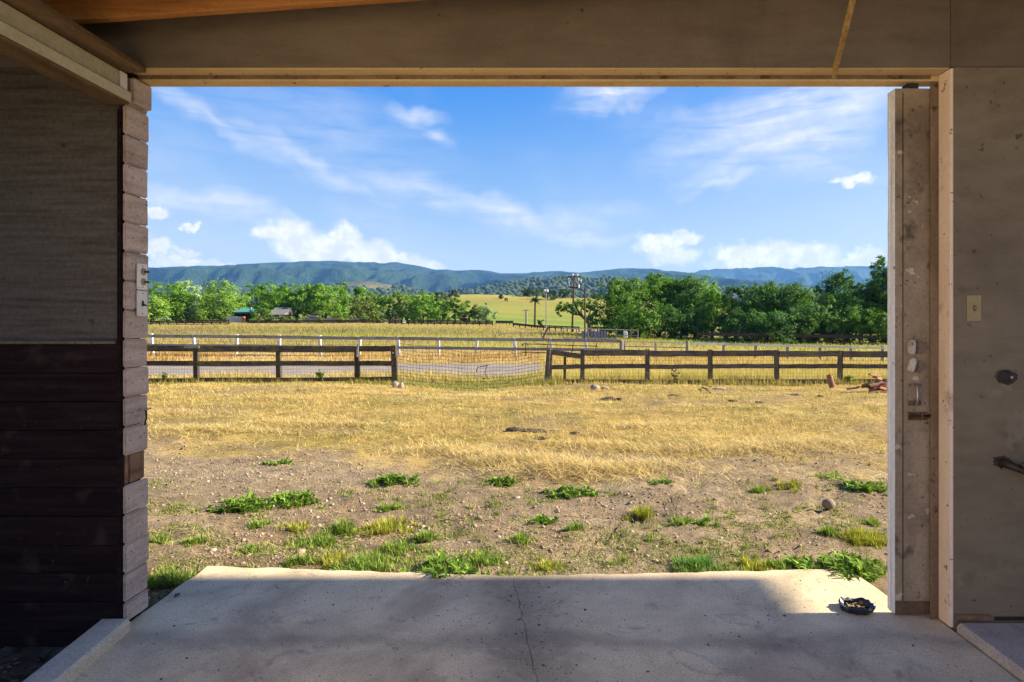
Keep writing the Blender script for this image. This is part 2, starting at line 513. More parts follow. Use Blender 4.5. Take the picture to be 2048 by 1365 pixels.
M['pasture'] = amat('pasture grass', .5, .8)
M['straw'] = amat('dry straw', .12, .75)
M['pebble'] = amat('pebbles', 0, .9, nscale=120, namt=.3)
M['ground'] = amat('ground soil', 0, .95, nscale=[(2.2, .4), (13, .5), (75, .6)], bump=.9, bscale=45, bdist=.025)
M['mountain'] = amat('chaparral slopes', 0, .95, nscale=[(.004, .35), (.02, .7)], bump=1.0, bscale=.018, bdist=26)
M['woods'] = amat('far wood', 0, .95)

def concrete(name, base, stain=True):
    m = bpy.data.materials.new(name)
    m.use_nodes = True
    t = NT(m.node_tree)
    pos = t.n('ShaderNodeNewGeometry').outputs['Position']
    n1 = t.noise(pos, 3.5, 7, .65, .3)
    c = t.ramp(n1, [(.25, tuple(k * .72 for k in base)), (.5, base), (.75, tuple(min(1, k * 1.18) for k in base))])
    n2 = t.noise(pos, 110, 3, .7)
    c = t.mix(.45, c, t.ramp(n2, [(.34, (.34, .32, .30)), (.55, (1.06, 1.06, 1.06))]), 'MULTIPLY')
    n3 = t.noise(pos, 38, 4, .65)
    c = t.mix(t.math('MULTIPLY', t.smooth(n3, .69, .77), .35), c, (.09, .07, .055))
    c = t.mix(t.math('MULTIPLY', t.smooth(t.noise(pos, 62, 2, .5), .73, .77), .6), c, (.62, .6, .57))
    c = t.mix(t.math('MULTIPLY', t.smooth(t.noise(pos, 1.4, 6, .65, .8), .46, .70), .6), c, (.30, .215, .14))
    c = t.mix(t.math('MULTIPLY', t.smooth(t.noise(pos, 5.5, 6, .7, 1.2), .56, .70), .45), c, (.16, .12, .085))
    if stain:  # dirt trodden along the joint between the two slabs
        x = t.n('ShaderNodeSeparateXYZ', {0: pos}).outputs
        d = t.math('ABSOLUTE', t.math('ADD', t.math('SUBTRACT', x[0], 0.32), t.math('MULTIPLY', x[1], 0.16)))
        wob = t.math('MULTIPLY', t.noise(pos, 7, 5, .7), .42)
        f = t.smooth(t.math('SUBTRACT', d, wob), .14, -.20)
        c = t.mix(t.math('MULTIPLY', f, t.math('ADD', .24, t.math('MULTIPLY', t.smooth(n2, .4, .6), .36))), c, (.065, .052, .042))
        # broad grimy bands parallel to the door line
        yb = t.math('ABSOLUTE', t.math('SUBTRACT', t.math('ADD', x[1], t.math('MULTIPLY', t.noise(pos, 2.2, 4, .6), .3)), 2.66))
        c = t.mix(t.math('MULTIPLY', t.smooth(yb, .11, .0), .35), c, (.13, .10, .08))
    hgt = t.math('ADD', t.math('MULTIPLY', n2, .7), t.math('MULTIPLY', n1, .6))
    b = t.n('ShaderNodeBump', {'Strength': .55, 'Distance': .006, 'Height': hgt})
    p = t.n('ShaderNodeBsdfPrincipled', {'Base Color': c, 'Roughness': .9, 'Specular IOR Level': .2, 'Normal': b.outputs[0]})
    t.n('ShaderNodeOutputMaterial', {0: p.outputs[0]})
    return m


M['concrete'] = concrete('trodden concrete', (.70, .56, .345))
M['curb'] = concrete('curb concrete', (.60, .49, .35), False)
M['curb_grey'] = concrete('grey raised floor concrete', (.44, .38, .31), False)

# ------------------------------------------------------------------ terrain height
_YK = np.array([-60, 3.1, 5, 8, 12, 15, 16, 18, 21, 28, 36, 42, 60, 20000.])
_ZK = np.array([-.03, -.03, -.05, -.08, -.13, -.20, -.25, -.40, -.50, -.50, -.57, -.60, -.60, -.60])
_TX = (np.array([-800, 300, 700, 1000, 1100, 1200, 1450, 1775, 2800]) - 1100) / FPX
_TB = np.array([647, 646, 644, 648, 657, 663, 668, 673, 678.])


def rut(X, Y):
    # tyre tracks pressed into the gravel
    r_ = 0
    for x0, k_ in ((.55, .62), (1.75, .55)):
        d = X - (x0 + (Y - 4.2) * k_) - .12 * np.sin(Y * 1.7)
        r_ = r_ + np.exp(-(d / .13) ** 2) * (-.022 + .016 * np.sin((Y * .9 + d * 2) * 46)) * (1 - sstep(5.0, 6.2, Y))
    return r_


def gz(X, Y):
    X = np.asarray(X, float)
    Y = np.asarray(Y, float)
    z = np.interp(Y, _YK, _ZK)
    # dip at the wire gate, falling ground to the right along the back fence
    z = z - .20 * np.exp(-((X + 2.2) / 1.5) ** 2) * sstep(11, 16, Y) * (1 - sstep(17, 20, Y))
    z = z + .06 * np.exp(-((X + 6.2) / 2.2) ** 2) * np.exp(-((Y - 13.5) / 2.0) ** 2)
    z = z - .05 * sstep(0, 6, X) * sstep(10, 16, Y) * (1 - sstep(18, 24, Y))
    z = z - .60 * sstep(4, 22, X) * sstep(24, 37, Y) * (1 - sstep(45, 90, Y))
    t = X / np.maximum(Y, 1)
    zb = EYE - (np.interp(t, _TX, _TB) - 650) / FPX * 130
    f = sstep(40, 130, Y)
    z = z * (1 - f) + zb * f
    # the grassy hill and the rising valley floor behind it
    hx = np.exp(-(np.abs(X + 25) / 170) ** 3.2)
    z = z + 16.6 * hx * np.clip((Y - 155) / 175, 0, 1) ** 1.5 * (1 - sstep(334, 520, Y))
    z = z + 10 * sstep(500, 1500, Y)
    # small relief
    near = 1 - sstep(20, 60, Y)
    z = z + near * sstep(2.9, 4.0, Y) * (rut(X, Y) + (fbm(X * .8, Y * .8, 3, 3) - .5) * .09 + (fbm(X * 4, Y * 4, 3, 9) - .5) * .05 + (fbm(X * 14, Y * 14, 2, 21) - .5) * .03 * (1 - sstep(8, 14, Y)))
    z = z + (1 - near) * (fbm(X * .05, Y * .05, 3, 5) - .5) * .8 * sstep(60, 200, Y)
    return z


def gzf(X, Y):
    return float(gz(np.array([X]), np.array([Y]))[0])


def straw_edge(X):
    """where the gravel by the slab gives way to mown straw"""
    return 6.15 + .9 * sstep(-1.5, -3.5, X) - .55 * sstep(.5, 3, X) + (fbm(np.asarray(X) * .9, np.zeros_like(X), 3, 31) - .5) * 1.2


def gcolor(X, Y):
    """what covers the ground: soil, straw, green growth, dry pasture"""
    n1, n2, n3 = fbm(X * .7, Y * .7, 4, 41), fbm(X * 3.1, Y * 3.1, 4, 47), fbm(X * .12, Y * .12, 3, 53)
    A = lambda *c: np.array(c)[None, :]
    m = lambda f, a, b: a * (1 - f[:, None]) + b * f[:, None]
    soil = m(n2, A(.245, .178, .10), A(.44, .34, .21))
    soil = m(sstep(.5, .75, n1) * .6, soil, A(.25, .17, .105))
    straw = m(n2, A(.36, .225, .05), A(.63, .455, .135))
    straw = m(sstep(.50, .68, n1) * .6, straw, A(.27, .22, .05))
    straw = m(sstep(.50, .36, fbm(X * .55, Y * 1.1, 3, 109)) * .6, straw, A(.31, .215, .11))
    c = m(sstep(-1.0, 1.0, Y - straw_edge(X) + (n2 - .5) * 3.2 + (n1 - .5) * 2.5), soil, straw)
    gate = np.exp(-((X + 1.8) / 2.4) ** 2) * sstep(15.2, 16.5, Y) * (1 - sstep(20, 22, Y))
    c = m(np.clip(gate * (.4 + n2), 0, 1), c, A(.17, .20, .05))
    pale = m(n1, A(.52, .36, .14), A(.60, .45, .20))
    c = m(sstep(26, 32, Y), c, pale * .85)
    far = m(sstep(.42, .62, n3), A(.42, .31, .11), A(.31, .29, .07))
    c = m(sstep(42, 60, Y), c, far)
    hill = m(sstep(170, 300, Y + 60 * (n3 - .5)), A(.24, .31, .035), A(.36, .325, .055))
    streak = fbm(X * .012, Y * .16, 4, 57)
    hill = hill * (.66 + .62 * streak)[:, None]
    hill = m(sstep(.55, .7, fbm(X * .03 + 5, Y * .2, 3, 59)) * .4, hill, A(.38, .28, .07))
    c = m(sstep(140, 165, Y), c, hill)
    c = m(sstep(520, 900, Y), c, np.broadcast_to(A(.09, .11, .045), c.shape))
    return c


# one sheet, fine near the barn and coarse far off
ys = np.concatenate([np.linspace(-40, 2.2, 12), np.linspace(2.6, 8, 180), 8 * (130 / 8) ** np.linspace(0, 1, 120)[1:], 130 * (12000 / 130) ** np.linspace(0, 1, 80)[1:]])
tt = np.linspace(-1, 1, 361)
tt = np.sign(tt) * (np.abs(tt) * .62 + np.abs(tt) ** 3 * .7)
XX = tt[None, :] * (np.maximum(ys, 0)[:, None] * .95 + 5.2)
YY = np.repeat(ys[:, None], len(tt), 1)
Xf, Yf = XX.ravel(), YY.ravel()
Zf = gz(Xf, Yf)
Zf = np.where((Yf < 2.85) & (np.abs(Xf) < 6.3), np.minimum(Zf, -.14), Zf)
Zf = np.where((Yf < 3.12) & (np.abs(Xf) < 1.58), np.minimum(Zf, -.06), Zf)
nr, nc = XX.shape
idx = np.arange(nr * nc).reshape(nr, nc)
quads = np.stack([idx[:-1, :-1], idx[:-1, 1:], idx[1:, 1:], idx[1:, :-1]], -1).reshape(-1, 4)
ground = obj('ground', mesh_np('ground', np.stack([Xf, Yf, Zf], 1), [quads], M['ground'], gcolor(Xf, Yf), True))
tag(ground, 'gravelly yard soil running out into mown straw and dry pasture', 'ground', kind='structure')

# paved lane between the two fences, its far end rounded off into the grass
lane = MB()
n = 70
L = []
for i in range(n + 1):
    X = -34 + 36.2 * i / n
    e = max(0.0, (i / n - .86) / .14)
    y0 = 21.0 + .25 * math.sin(X * .7) + 2.6 * e * e
    y1 = 27.6 + .22 * math.sin(X * .5 + 1) - 2.6 * e * e
    L.append((X, y0, y1))
vv, ff = [], []
for X, y0, y1 in L:
    for k in range(7):
        Yk = y0 + (y1 - y0) * k / 6
        vv.append((X, Yk, gzf(X, Yk) + .022))
for i in range(n):
    for k in range(6):
        a = i * 7 + k
        ff.append((a, a + 7, a + 8, a + 1))
lane.add(vv, ff)
road = lane.build('road', M['asphalt'])
tag(road, 'pale grey paved lane running between the two fences', 'road', kind='structure')

# ------------------------------------------------------------------ the barn
barn = empty('barn', (0, 0, 0), 'weathered barn whose wide doorway frames the pasture view', 'barn')
YI, YO, XL, XR = 2.61, 2.763, -1.849, 1.74
ZH = 2.44

# concrete floor: two slabs with a joint between them, ragged outer edge
def slab(name, poly, zt, zb, mat, bev=.008):
    mb = MB()
    k = len(poly)
    mb.add([(x, y, zt) for x, y in poly] + [(x, y, zb) for x, y in poly],
           [tuple(range(k)), tuple(reversed(range(k, 2 * k)))] + [(i, k + i, k + (i + 1) % k, (i + 1) % k) for i in range(k)])
    return mb.build(name, mat, None, bevel=bev)


def ragged(a, b, step=.06, amp=.006, seed=0):
    rr = random.Random(seed)
    nseg = max(2, int(math.dist(a, b) / step))
    out = []
    for i in range(nseg):
        f = i / nseg
        j = rr.uniform(-amp, amp) if i else 0
        out.append((a[0] + (b[0] - a[0]) * f + (j if abs(b[1] - a[1]) > abs(b[0] - a[0]) else 0), a[1] + (b[1] - a[1]) * f + (j if abs(b[0] - a[0]) >= abs(b[1] - a[1]) else 0)))
    return out


jt = lambda y: -.046 - .160 * (y - 2.215)
_jr = random.Random(77)
JPTS = [(jt(2.05 + 1.105 * i / 22) + (_jr.uniform(-.007, .007) if 0 < i < 22 else 0), 2.05 + 1.105 * i / 22) for i in range(23)]
JL = [(x - .0009, y) for x, y in JPTS]
JR = [(x + .0009, y) for x, y in reversed(JPTS)]
pl = [(-1.84, -4.0), (jt(-4) - .0008, -4.0)] + JL[:-1] + ragged((jt(3.155) - .0008, 3.155), (-1.876, 3.286), .07, .009, 1) + ragged((-1.876, 3.286), (-1.865, 2.5), .07, .006, 2) + [(-1.80, 2.5), (-1.80, 1.0)]
pr = [(jt(-4) + .0008, -4.0), (1.74, -4.0), (1.742, 2.60), (1.742, 2.765), (1.66, 2.766)] + ragged((1.66, 2.766), (1.623, 3.246), .07, .006, 4) + ragged((1.623, 3.246), (jt(3.155) + .0008, 3.155), .07, .009, 5) + JR[:-1] + [JR[-1]]
for poly, lb in ((pl, 'larger concrete floor slab with the jagged weed-covered outer edge, beside the dark boards'), (pr, 'concrete floor slab beside the cream door, sunlit at its outer corner')):
    s = slab('concrete_slab', poly, 0.0, -.16, M['concrete'], .0022)
    tag(s, lb, 'floor', kind='structure')
# pale scratch and hairline on the slab
def ribbon(name, pts, wd, mat, parent, z=.0025):
    mb = MB()
    v, f = [], []
    for i, p in enumerate(pts):
        q = pts[min(i + 1, len(pts) - 1)]
        o = pts[max(i - 1, 0)]
        d = Vector((q[0] - o[0], q[1] - o[1])).normalized()
        ww = wd * random.uniform(.5, 1.3)
        v += [(p[0] - d.y * ww, p[1] + d.x * ww, z), (p[0] + d.y * ww, p[1] - d.x * ww, z)]
    for i in range(len(pts) - 1):
        f.append((2 * i, 2 * i + 1, 2 * i + 3, 2 * i + 2))
    mb.add(v, f)
    return mb.build(name, mat, parent)


M['chalk'] = pmat('pale mineral line', [(.40, .36, .32), (.58, .55, .51)], (60, 60, 60), coord='World', bump=0)
sl2 = s
def onfloor(x, y, z=0.0):
    Y = (EYE - z) * FPX / (y - 650)
    return ((x - 1100) / FPX * Y, Y)
ribbon('scratch', [onfloor(*p) for p in ((1348, 1284), (1358, 1296), (1376, 1303), (1392, 1310), (1408, 1315), (1425, 1325), (1438, 1337), (1448, 1350), (1455, 1364))], .0035, M['chalk'], sl2)
ribbon('hairline_crack', [onfloor(*p) for p in ((870, 1285), (900, 1290), (930, 1296), (965, 1300), (1000, 1299))], .0018, M['chalk'], sl2)

# raised curb along the stall, and the raised floor across the aisle
cb = slab('curb', [(-1.50, 0.0), (-1.806, 2.544), (-1.815, 2.606), (-1.95, 2.606), (-1.94, 2.536), (-1.63, 0.0)], .05, -.2, M['curb'], .014)
tag(cb, 'low pale concrete curb beside the dark dirt stall', 'curb', kind='structure')
rf = slab('raised_floor', [(1.745, -4.0), (5.9, -4.0), (5.9, 2.60), (1.752, 2.60)], .035, -.2, M['curb_grey'], .016)
tag(rf, 'smooth grey raised floor below the taupe wall', 'floor', kind='structure')

# dirt floor of the stall
xs, yy = np.meshgrid(np.linspace(-5.9, -1.62, 110), np.linspace(-.5, 2.70, 90))
zz = -.075 + (fbm(xs * 3, yy * 3, 4, 71) - .5) * .10 + (fbm(xs * 17, yy * 17, 3, 77) - .5) * .05
i2 = np.arange(xs.size).reshape(xs.shape)
q2 = np.stack([i2[:-1, :-1], i2[:-1, 1:], i2[1:, 1:], i2[1:, :-1]], -1).reshape(-1, 4)
nn = fbm(xs * 9, yy * 9, 3, 79).ravel()[:, None]
dirt = obj('stall_dirt', mesh_np('stall_dirt', np.stack([xs.ravel(), yy.ravel(), zz.ravel()], 1), [q2], M['ground'], np.array([[.10, .065, .04]]) * (1 - nn) + np.array([[.26, .175, .11]]) * nn, True))
tag(dirt, 'dark trodden dirt of the stall beyond the curb', 'dirt', kind='structure')

# left part of the front wall: framing core, plywood above, boards below, board ends on the jamb
core = MB().box((-6.0, YI + .035, -.08), (XL - .03, YO - .01, 2.75)).build('front_wall', M['brown_paint'], barn)
MB().box((-6.0, YI + .012, 1.250), (XL - .034, YI + .035, 2.60)).build('plywood_panel', M['ply_dark'], core)
MB().box((-6.0, YI - .012, 1.236), (XL - .036, YI + .034, 1.250)).build('ledge', M['stop_wood'], core, bevel=.003)
rr = random.Random(5)
k = 0
ztop = 1.235
while ztop > -.06:
    zb_ = max(ztop - .1240, -.10)
    j = rr.uniform(-.003, .003)
    MB().box((-6.0, YI - .004 + j, zb_), (XL - .022, YI + .033, ztop - .0015)).build('board', M['brown_paint'], core, bevel=.0025)
    ztop -= .1245
MB().box((XL - .032, YI - .006, .04), (XL - .0165, YI + .05, 2.26)).build('corner_strip', M['brown_paint'], core, bevel=.003)
zt = 2.41
k = 0
while zt > .03:
    zn = max(zt - .128, .018)
    miss = abs(zt - .745) < .07
    x1 = XL + rr.uniform(-.003, .003)
    ye = YO + rr.uniform(-.003, .006)
    if miss:
        MB().box((XL - .029, YI + .02, zn + .001), (XL - .014, YI + .045, zt - .001)).build('splinter', M['raw_wood'], core, bevel=.003)
        MB().box((XL - .029, YI + .052, zn + .001), (XL - .010, YO - .03, zt - .001)).build('bare_block', M['raw_wood'], core, bevel=.004)
        MB().box((XL - .029, YO - .026, zn + .001), (XL - .012, YO - .008, zt - .001)).build('splinter', M['raw_wood'], core, bevel=.004)
    else:
        mb = MB().box((XL - .016, YI + .004, zn + .0014), (x1, ye, zt - .0014))
        o = mb.build('board_end', M['mauve_board'], core, bevel=.0065, seg=2)
        for fy_ in (.035, .115):
            zc_ = (zt + zn) / 2 + rr.uniform(-.02, .02)
            nb = MB().lathe([(0, .0012), (.003, .001), (.0036, -.001)], 8, Matrix.Translation((x1, YI + fy_ + rr.uniform(-.012, .012), zc_)) @ Matrix.Rotation(R(90), 4, 'Y'))
            nb.build('nail_head', M['rust_metal'], core)
        for v in o.data.vertices:      # ragged sawn ends
            if v.co.y > YO - .03:
                v.co.y += rr.uniform(-.0025, .0025)
    zt -= .128

# header over the doorway with its stepped trim
hd = MB().box((-6.0, YI, ZH), (XR + .0, YI + .078, 3.4)).build('header', M['header_paint'], barn)
MB().box((XR + .003, YI, ZH + .003), (6.0, YI + .078, 3.4)).build('header_panel', M['header_paint'], hd)
MB().box((-1.846, YI + .004, ZH - .004), (XR - .002, YI + .074, ZH - .0005)).build('soffit', M['cream_trim'], hd)
MB().box((-1.846, YI + .0785, 2.412), (XR + .06, YI + .146, 2.655)).build('head_stop', M['cream_trim'], hd, bevel=.003)
MB().box((-1.846, YI + .0745, 2.420), (XR - .036, YI + .0783, 2.438)).build('stop_face', M['stop_wood'], hd)

# right part of the front wall and its jamb
rw = MB().box((XR + .014, YI, -.1), (6.0, YI + .076, ZH - .0)).build('front_wall', M['taupe_wall'], barn)
MB().box((XR - .0005, YI - .003, .004), (XR + .0135, YI + .077, ZH - .0045)).build('jamb', M['pink_jamb'], rw, bevel=.002)
MB().box((XR - .034, YI + .0775, -.02), (XR + .05, YI + .0865, 2.4105)).build('door_stop', M['stop_wood'], rw, bevel=.002)
MB().box((XR + .02, YI - .010, .036), (XR + .17, YI - .001, .062)).build('sill_block', M['raw_wood'], rw, bevel=.003)
MB().box((XR + .19, YI - .006, .036), (4.0, YI - .001, .052)).build('bottom_plate', M['dark_metal'], rw, bevel=.002)

# roof with rafters, side walls; roof cut short and aisle left open to let fill light in
rfz = lambda X: 2.545 + .069 * (X + 1.95)
roof = MB()
roof.add([(-6.2, 1.45, 2.76), (6.1, 1.45, 3.35), (6.1, 2.69, 3.35), (-6.2, 2.69, 2.76), (-6.2, 1.45, 2.80), (6.1, 1.45, 3.39), (6.1, 2.69, 3.39), (-6.2, 2.69, 2.80)],
         [(0, 3, 2, 1), (4, 5, 6, 7), (0, 1, 5, 4), (1, 2, 6, 5), (2, 3, 7, 6), (3, 0, 4, 7)])
roof = roof.build('roof', M['roof_deck'], barn)
for k, Yr in enumerate((2.434, 1.95, 1.48)):
    mb = MB()
    z0, z1 = rfz(-5.9), rfz(5.9)
    mb.add([(-5.9, Yr - .019, z0), (5.9, Yr - .019, z1), (5.9, Yr + .019, z1), (-5.9, Yr + .019, z0), (-5.9, Yr - .019, z0 + .30), (5.9, Yr - .019, z1 + .24), (5.9, Yr + .019, z1 + .24), (-5.9, Yr + .019, z0 + .30)],
           [(0, 3, 2, 1), (4, 5, 6, 7), (0, 1, 5, 4), (1, 2, 6, 5), (2, 3, 7, 6), (3, 0, 4, 7)])
    mb.build('rafter', M['rafter'], roof, bevel=.002)
MB().box((-6.2, 1.45, -.1), (-6.05, 2.75, 2.75)).build('side_wall', M['brown_paint'], barn)
MB().box((6.02, -1.2, -.1), (6.1, 2.69, 3.3)).build('side_wall', M['taupe_wall'], barn)
# shallow hood over the doorway, outside
hood = MB().box((-6.2, YI + .08, 2.66), (5.6, 3.27, 2.72)).build('hood', M['cream_trim'], barn)

# added pale board wall, out of view, bouncing sunlight onto the slab
sf = MB().box((-1.93, -3.9, .05), (-1.89, 1.43, 2.78)).build('bounce_wall', M['bounce_paint'], barn)
for i_ in range(27):
    MB().box((-1.888, -3.88 + i_ * .195, .06), (-1.868, -3.88 + i_ * .195 + .185, 2.75)).build('board', M['bounce_paint'], sf, bevel=.004)

# stall door track along the aisle
tr = empty('stall_door_track', (0, 0, 0), 'dusty off-white boxed sliding track running back along the aisle ceiling', 'track')
MB().box((-1.90, 1.45, 2.336), (XL + .010, YI - .008, 2.408)).build('track_board', M['track_paint'], tr, bevel=.004)
MB().box((-1.935, 1.45, 2.272), (XL + .031, YI - .010, 2.332)).build('track_lip', M['plank_brown'], tr, bevel=.006)
MB().box((XL + .0315, 1.45, 2.282), (XL + .036, YI - .012, 2.324)).build('steel_rail', M['track_paint'], tr)
MB().box((-2.00, 1.45, 2.412), (-1.752, YI - .006, 2.438)).build('top_plank', M['plank_brown'], tr, bevel=.003)
MB().box((XL + .012, YI - .05, 2.33), (XL + .017, YI - .01, 2.404)).build('end_bracket', M['plastic_white'], tr)
MB().box((XL + .002, YI + .02, 2.295), (XL + .03, YI + .135, 2.405)).build('end_block', M['mauve_board'], tr, bevel=.006)

# outer sliding door, run back behind the right wall
dr = empty('sliding_door', (XR, 2.73, 0), 'grimy cream sliding door pushed back beside the doorway, with latches', 'door')
dr_loc = Vector((XR, 2.73, 0))
def part(mb, name, mat, parent, bevel=0.0, smooth=False, seg=1):
    """build at world coordinates, then hang on an Empty that stands at its own place"""
    me = mb.mesh(name, mat, bevel, smooth, seg)
    o = obj(name, me, None, parent)
    base = parent
    off = Vector((0, 0, 0))
    while base is not None:
        off += base.location
        base = base.parent
    me.transform(Matrix.Translation(-off))
    return o
XD = 1.5525
panel = part(MB().box((XD + .002, 2.702, .075), (4.1, 2.758, 2.384)), 'door_panel', M['door_paint'], dr)
part(MB().box((XD + .035, 2.6985, .076), (XD + .0365, 2.7019, 2.364)), 'stile_groove', M['dark_metal'], panel)
mb = MB()
nz = 60
prof = []
for i in range(nz + 1):
    z = .02 + 2.362 * i / nz
    chew = 0
    for zc, h, dep in ((2.02, .10, .018), (1.86, .10, .010), (1.68, .06, .007), (1.15, .03, .005), (.62, .05, .006)):
        chew += dep * max(0, 1 - abs(z - zc) / h)
    prof.append((z, chew + random.uniform(0, .0012)))
v, f = [], []
for z, c in prof:
    v += [(XD - .002, 2.703 + c, z), (XD - .002 + .3 * c, 2.757, z), (XD + .0018, 2.757, z), (XD + .0018, 2.703, z)]
for i in range(nz):
    for a in range(4):
        b = (a + 1) % 4
        f.append((4 * i + a, 4 * i + b, 4 * i + 4 + b, 4 * i + 4 + a))
f += [(0, 1, 2, 3), (4 * nz + 3, 4 * nz + 2, 4 * nz + 1, 4 * nz)]
mb.add(v, f)
part(mb, 'door_edge', M['white_edge'], dr)
part(MB().box((XD - .006, 2.728, .03), (XD - .0022, 2.742, 2.36)), 'weather_bead', M['white_edge'], dr, .0015)
part(MB().box((XD + .002, 2.704, .012), (4.1, 2.756, .073)), 'bottom_rail', M['raw_wood'] if False else M['plank_brown'], dr, .003)
part(MB().box((XD + .06, 2.706, 2.386), (XD + .11, 2.75, 2.409)), 'hanger', M['dark_metal'], dr)
# latch blocks, pull handle, slide bolt on the door face
DY = 2.7005
def onface(x, y, Y=DY):
    p = at(x, y, Y)
    return p.x, p.z
for (cx, cy, rot, wd, ht) in ((1828, 695, 2, .066, .062), (1828, 732, 14, .062, .060)):
    X, Z = onface(cx, cy)
    Mx = Matrix.Translation((X, DY - .012, Z)) @ Matrix.Rotation(R(rot), 4, 'Y')
    b0 = part(MB().box((-wd / 2, -.014, -ht / 2), (-.004, .012, ht / 2), Mx), 'latch_block', M['latch'], dr, .006, seg=2)
    part(MB().box((.0, -.011, -ht / 2 + .003), (wd / 2, .012, ht / 2 - .004), Mx), 'latch_block', M['stop_wood'], dr, .006, seg=2)
X, Z = onface(1829, 789)
part(MB().box((X - .030, DY - .004, Z - .050), (X + .030, DY, Z + .050)), 'handle_plate', M['door_paint'], dr, .003)
part(MB().tube([(X - .002, DY - .006, Z + .046), (X - .002, DY - .022, Z + .034), (X - .001, DY - .024, Z), (X, DY - .022, Z - .036), (X, DY - .006, Z - .048)], .0042, 8), 'pull_handle', M['bright_metal'], dr, smooth=True)
for a, b in ((-.022, .042), (.020, .042), (-.022, -.040), (.022, -.034)):
    part(MB().lathe([(.0, -.003), (.005, -.0025), (.0055, 0)], 10, Matrix.Translation((X + a, DY - .004, Z + b)) @ Matrix.Rotation(R(90), 4, 'X') @ Matrix.Scale(-1, 4, (0, 0, 1))), 'screw', M['rust_metal'], dr)
X, Z = onface(1836, 832)
part(MB().box((X - .046, DY - .004, Z - .020), (X + .044, DY, Z + .018)), 'bolt_plate', M['rust_metal'], dr, .002)
part(MB().tube([(X - .044, DY - .010, Z), (X + .05, DY - .010, Z)], .0065, 8), 'slide_bolt', M['dark_metal'], dr, smooth=True)
part(MB().box((X + .006, DY - .017, Z - .019), (X + .016, DY - .003, Z + .017)), 'bolt_strap', M['rust_metal'], dr, .002)

# electrical plates, hooks and other fixtures
def plate(name, x0, y0, x1, y1, label, cat, kind):
    """cover plate on the board ends of the left jamb, facing the doorway"""
    Yc = XL * FPX / ((x0 + x1) / 2 - 1100)
    zc = EYE - ((y0 + y1) / 2 - 650) / FPX * Yc
    hz = (y1 - y0) / FPX * Yc / 2
    root = empty(name, (XL + .004, Yc, zc), label, cat)
    part(MB().box((XL + .005, Yc - .034, zc - hz), (XL + .011, Yc + .034, zc + hz)), 'cover_plate', M['plastic_white'], root, .003, seg=2)
    if kind == 'outlet':
        for s in (-1, 1):
            body = part(MB().lathe([(.0, .006), (.014, .006), (.016, .004), (.0165, .0)], 14, Matrix.Translation((XL + .011, Yc + .004, zc + s * .023)) @ Matrix.Rotation(R(90), 4, 'Y')), 'socket', M['plastic_ivory'], root, smooth=False)
            part(MB().tube([(XL + .017, Yc + .004, zc + s * .023), (XL + .034, Yc + .010, zc + s * .023 - .001)], .0045, 8), 'pin', M['dark_metal'], body)
    else:
        part(MB().box((XL + .0112, Yc - .006, zc - .012), (XL + .013, Yc + .006, zc + .012)), 'slot', M['dark_metal'], root)
        part(MB().tube([(XL + .012, Yc, zc - .003), (XL + .026, Yc + .004, zc - .010)], .004, 6), 'toggle', M['dark_metal'], root)
    for s in (-1, 1):
        part(MB().lathe([(0, .0015), (.0028, .001), (.003, 0)], 8, Matrix.Translation((XL + .011, Yc, zc + s * hz * .8)) @ Matrix.Rotation(R(90), 4, 'Y')), 'screw', M['dark_metal'], root)
plate('outlet', 271, 528, 290, 580, 'white outlet plate with two plugs on the board jamb, above the switch', 'outlet', 'outlet')
plate('light_switch', 271, 582, 290, 633, 'white toggle switch plate on the board jamb, below the outlet', 'light switch', 'switch')
Yh = XL * FPX / (281 - 1100)
zh = EYE - (820 - 650) / FPX * Yh
hk = empty('iron_hook', (XL, Yh, zh), 'small rusty bent hook screwed into the board jamb', 'hook')
part(MB().tube([(XL - .004, Yh - .012, zh), (XL + .03, Yh - .010, zh + .002), (XL + .034, Yh + .018, zh + .004)], .004, 8), 'eye', M['bright_metal'], hk, smooth=True)
part(MB().tube([(XL + .028, Yh - .008, zh + .006), (XL + .031, Yh - .006, zh - .03), (XL + .026, Yh - .010, zh - .068)], .0035, 8), 'arm', M['dark_metal'], hk, smooth=True)

p = at(1947.5, 617, YI)
sw = empty('wall_plate', (p.x, YI, p.z), 'ivory switch plate set into the taupe wall', 'light switch')
part(MB().box((p.x - .031, YI - .005, p.z - .057), (p.x + .031, YI - .0005, p.z + .057)), 'cover_plate', M['plastic_ivory'], sw, .002)
part(MB().box((p.x - .006, YI - .007, p.z - .013), (p.x + .006, YI - .0052, p.z + .013)), 'slot', M['stop_wood'], sw)
part(MB().tube([(p.x, YI - .006, p.z), (p.x, YI - .018, p.z + .006)], .004, 6), 'toggle', M['plastic_ivory'], sw)
p = at(2012, 754, YI)
ho = empty('junction_box', (p.x, YI, p.z), 'dark ragged hole with an old round electrical box in the taupe wall', 'junction box')
mb = MB()
nseg = 22
ring = [(p.x + (.049 + random.uniform(-.006, .006)) * math.cos(2 * math.pi * i / nseg), p.z + (.034 + random.uniform(-.005, .005)) * math.sin(2 * math.pi * i / nseg)) for i in range(nseg)]
mb.add([(x, YI - .002, z) for x, z in ring] + [(p.x, YI - .0008, p.z)], [(i, (i + 1) % nseg, nseg) for i in range(nseg)])
part(mb, 'shade_stain_patch', M['clod'], ho)  # flat dark sheet stands for the shade inside the hole
part(MB().lathe([(.030, 0), (.030, .002), (.026, .0025), (.025, .0005), (0, .0005)], 16, Matrix.Translation((p.x - .006, YI - .003, p.z)) @ Matrix.Rotation(R(90), 4, 'X')), 'box_ring', M['dark_metal'], ho)
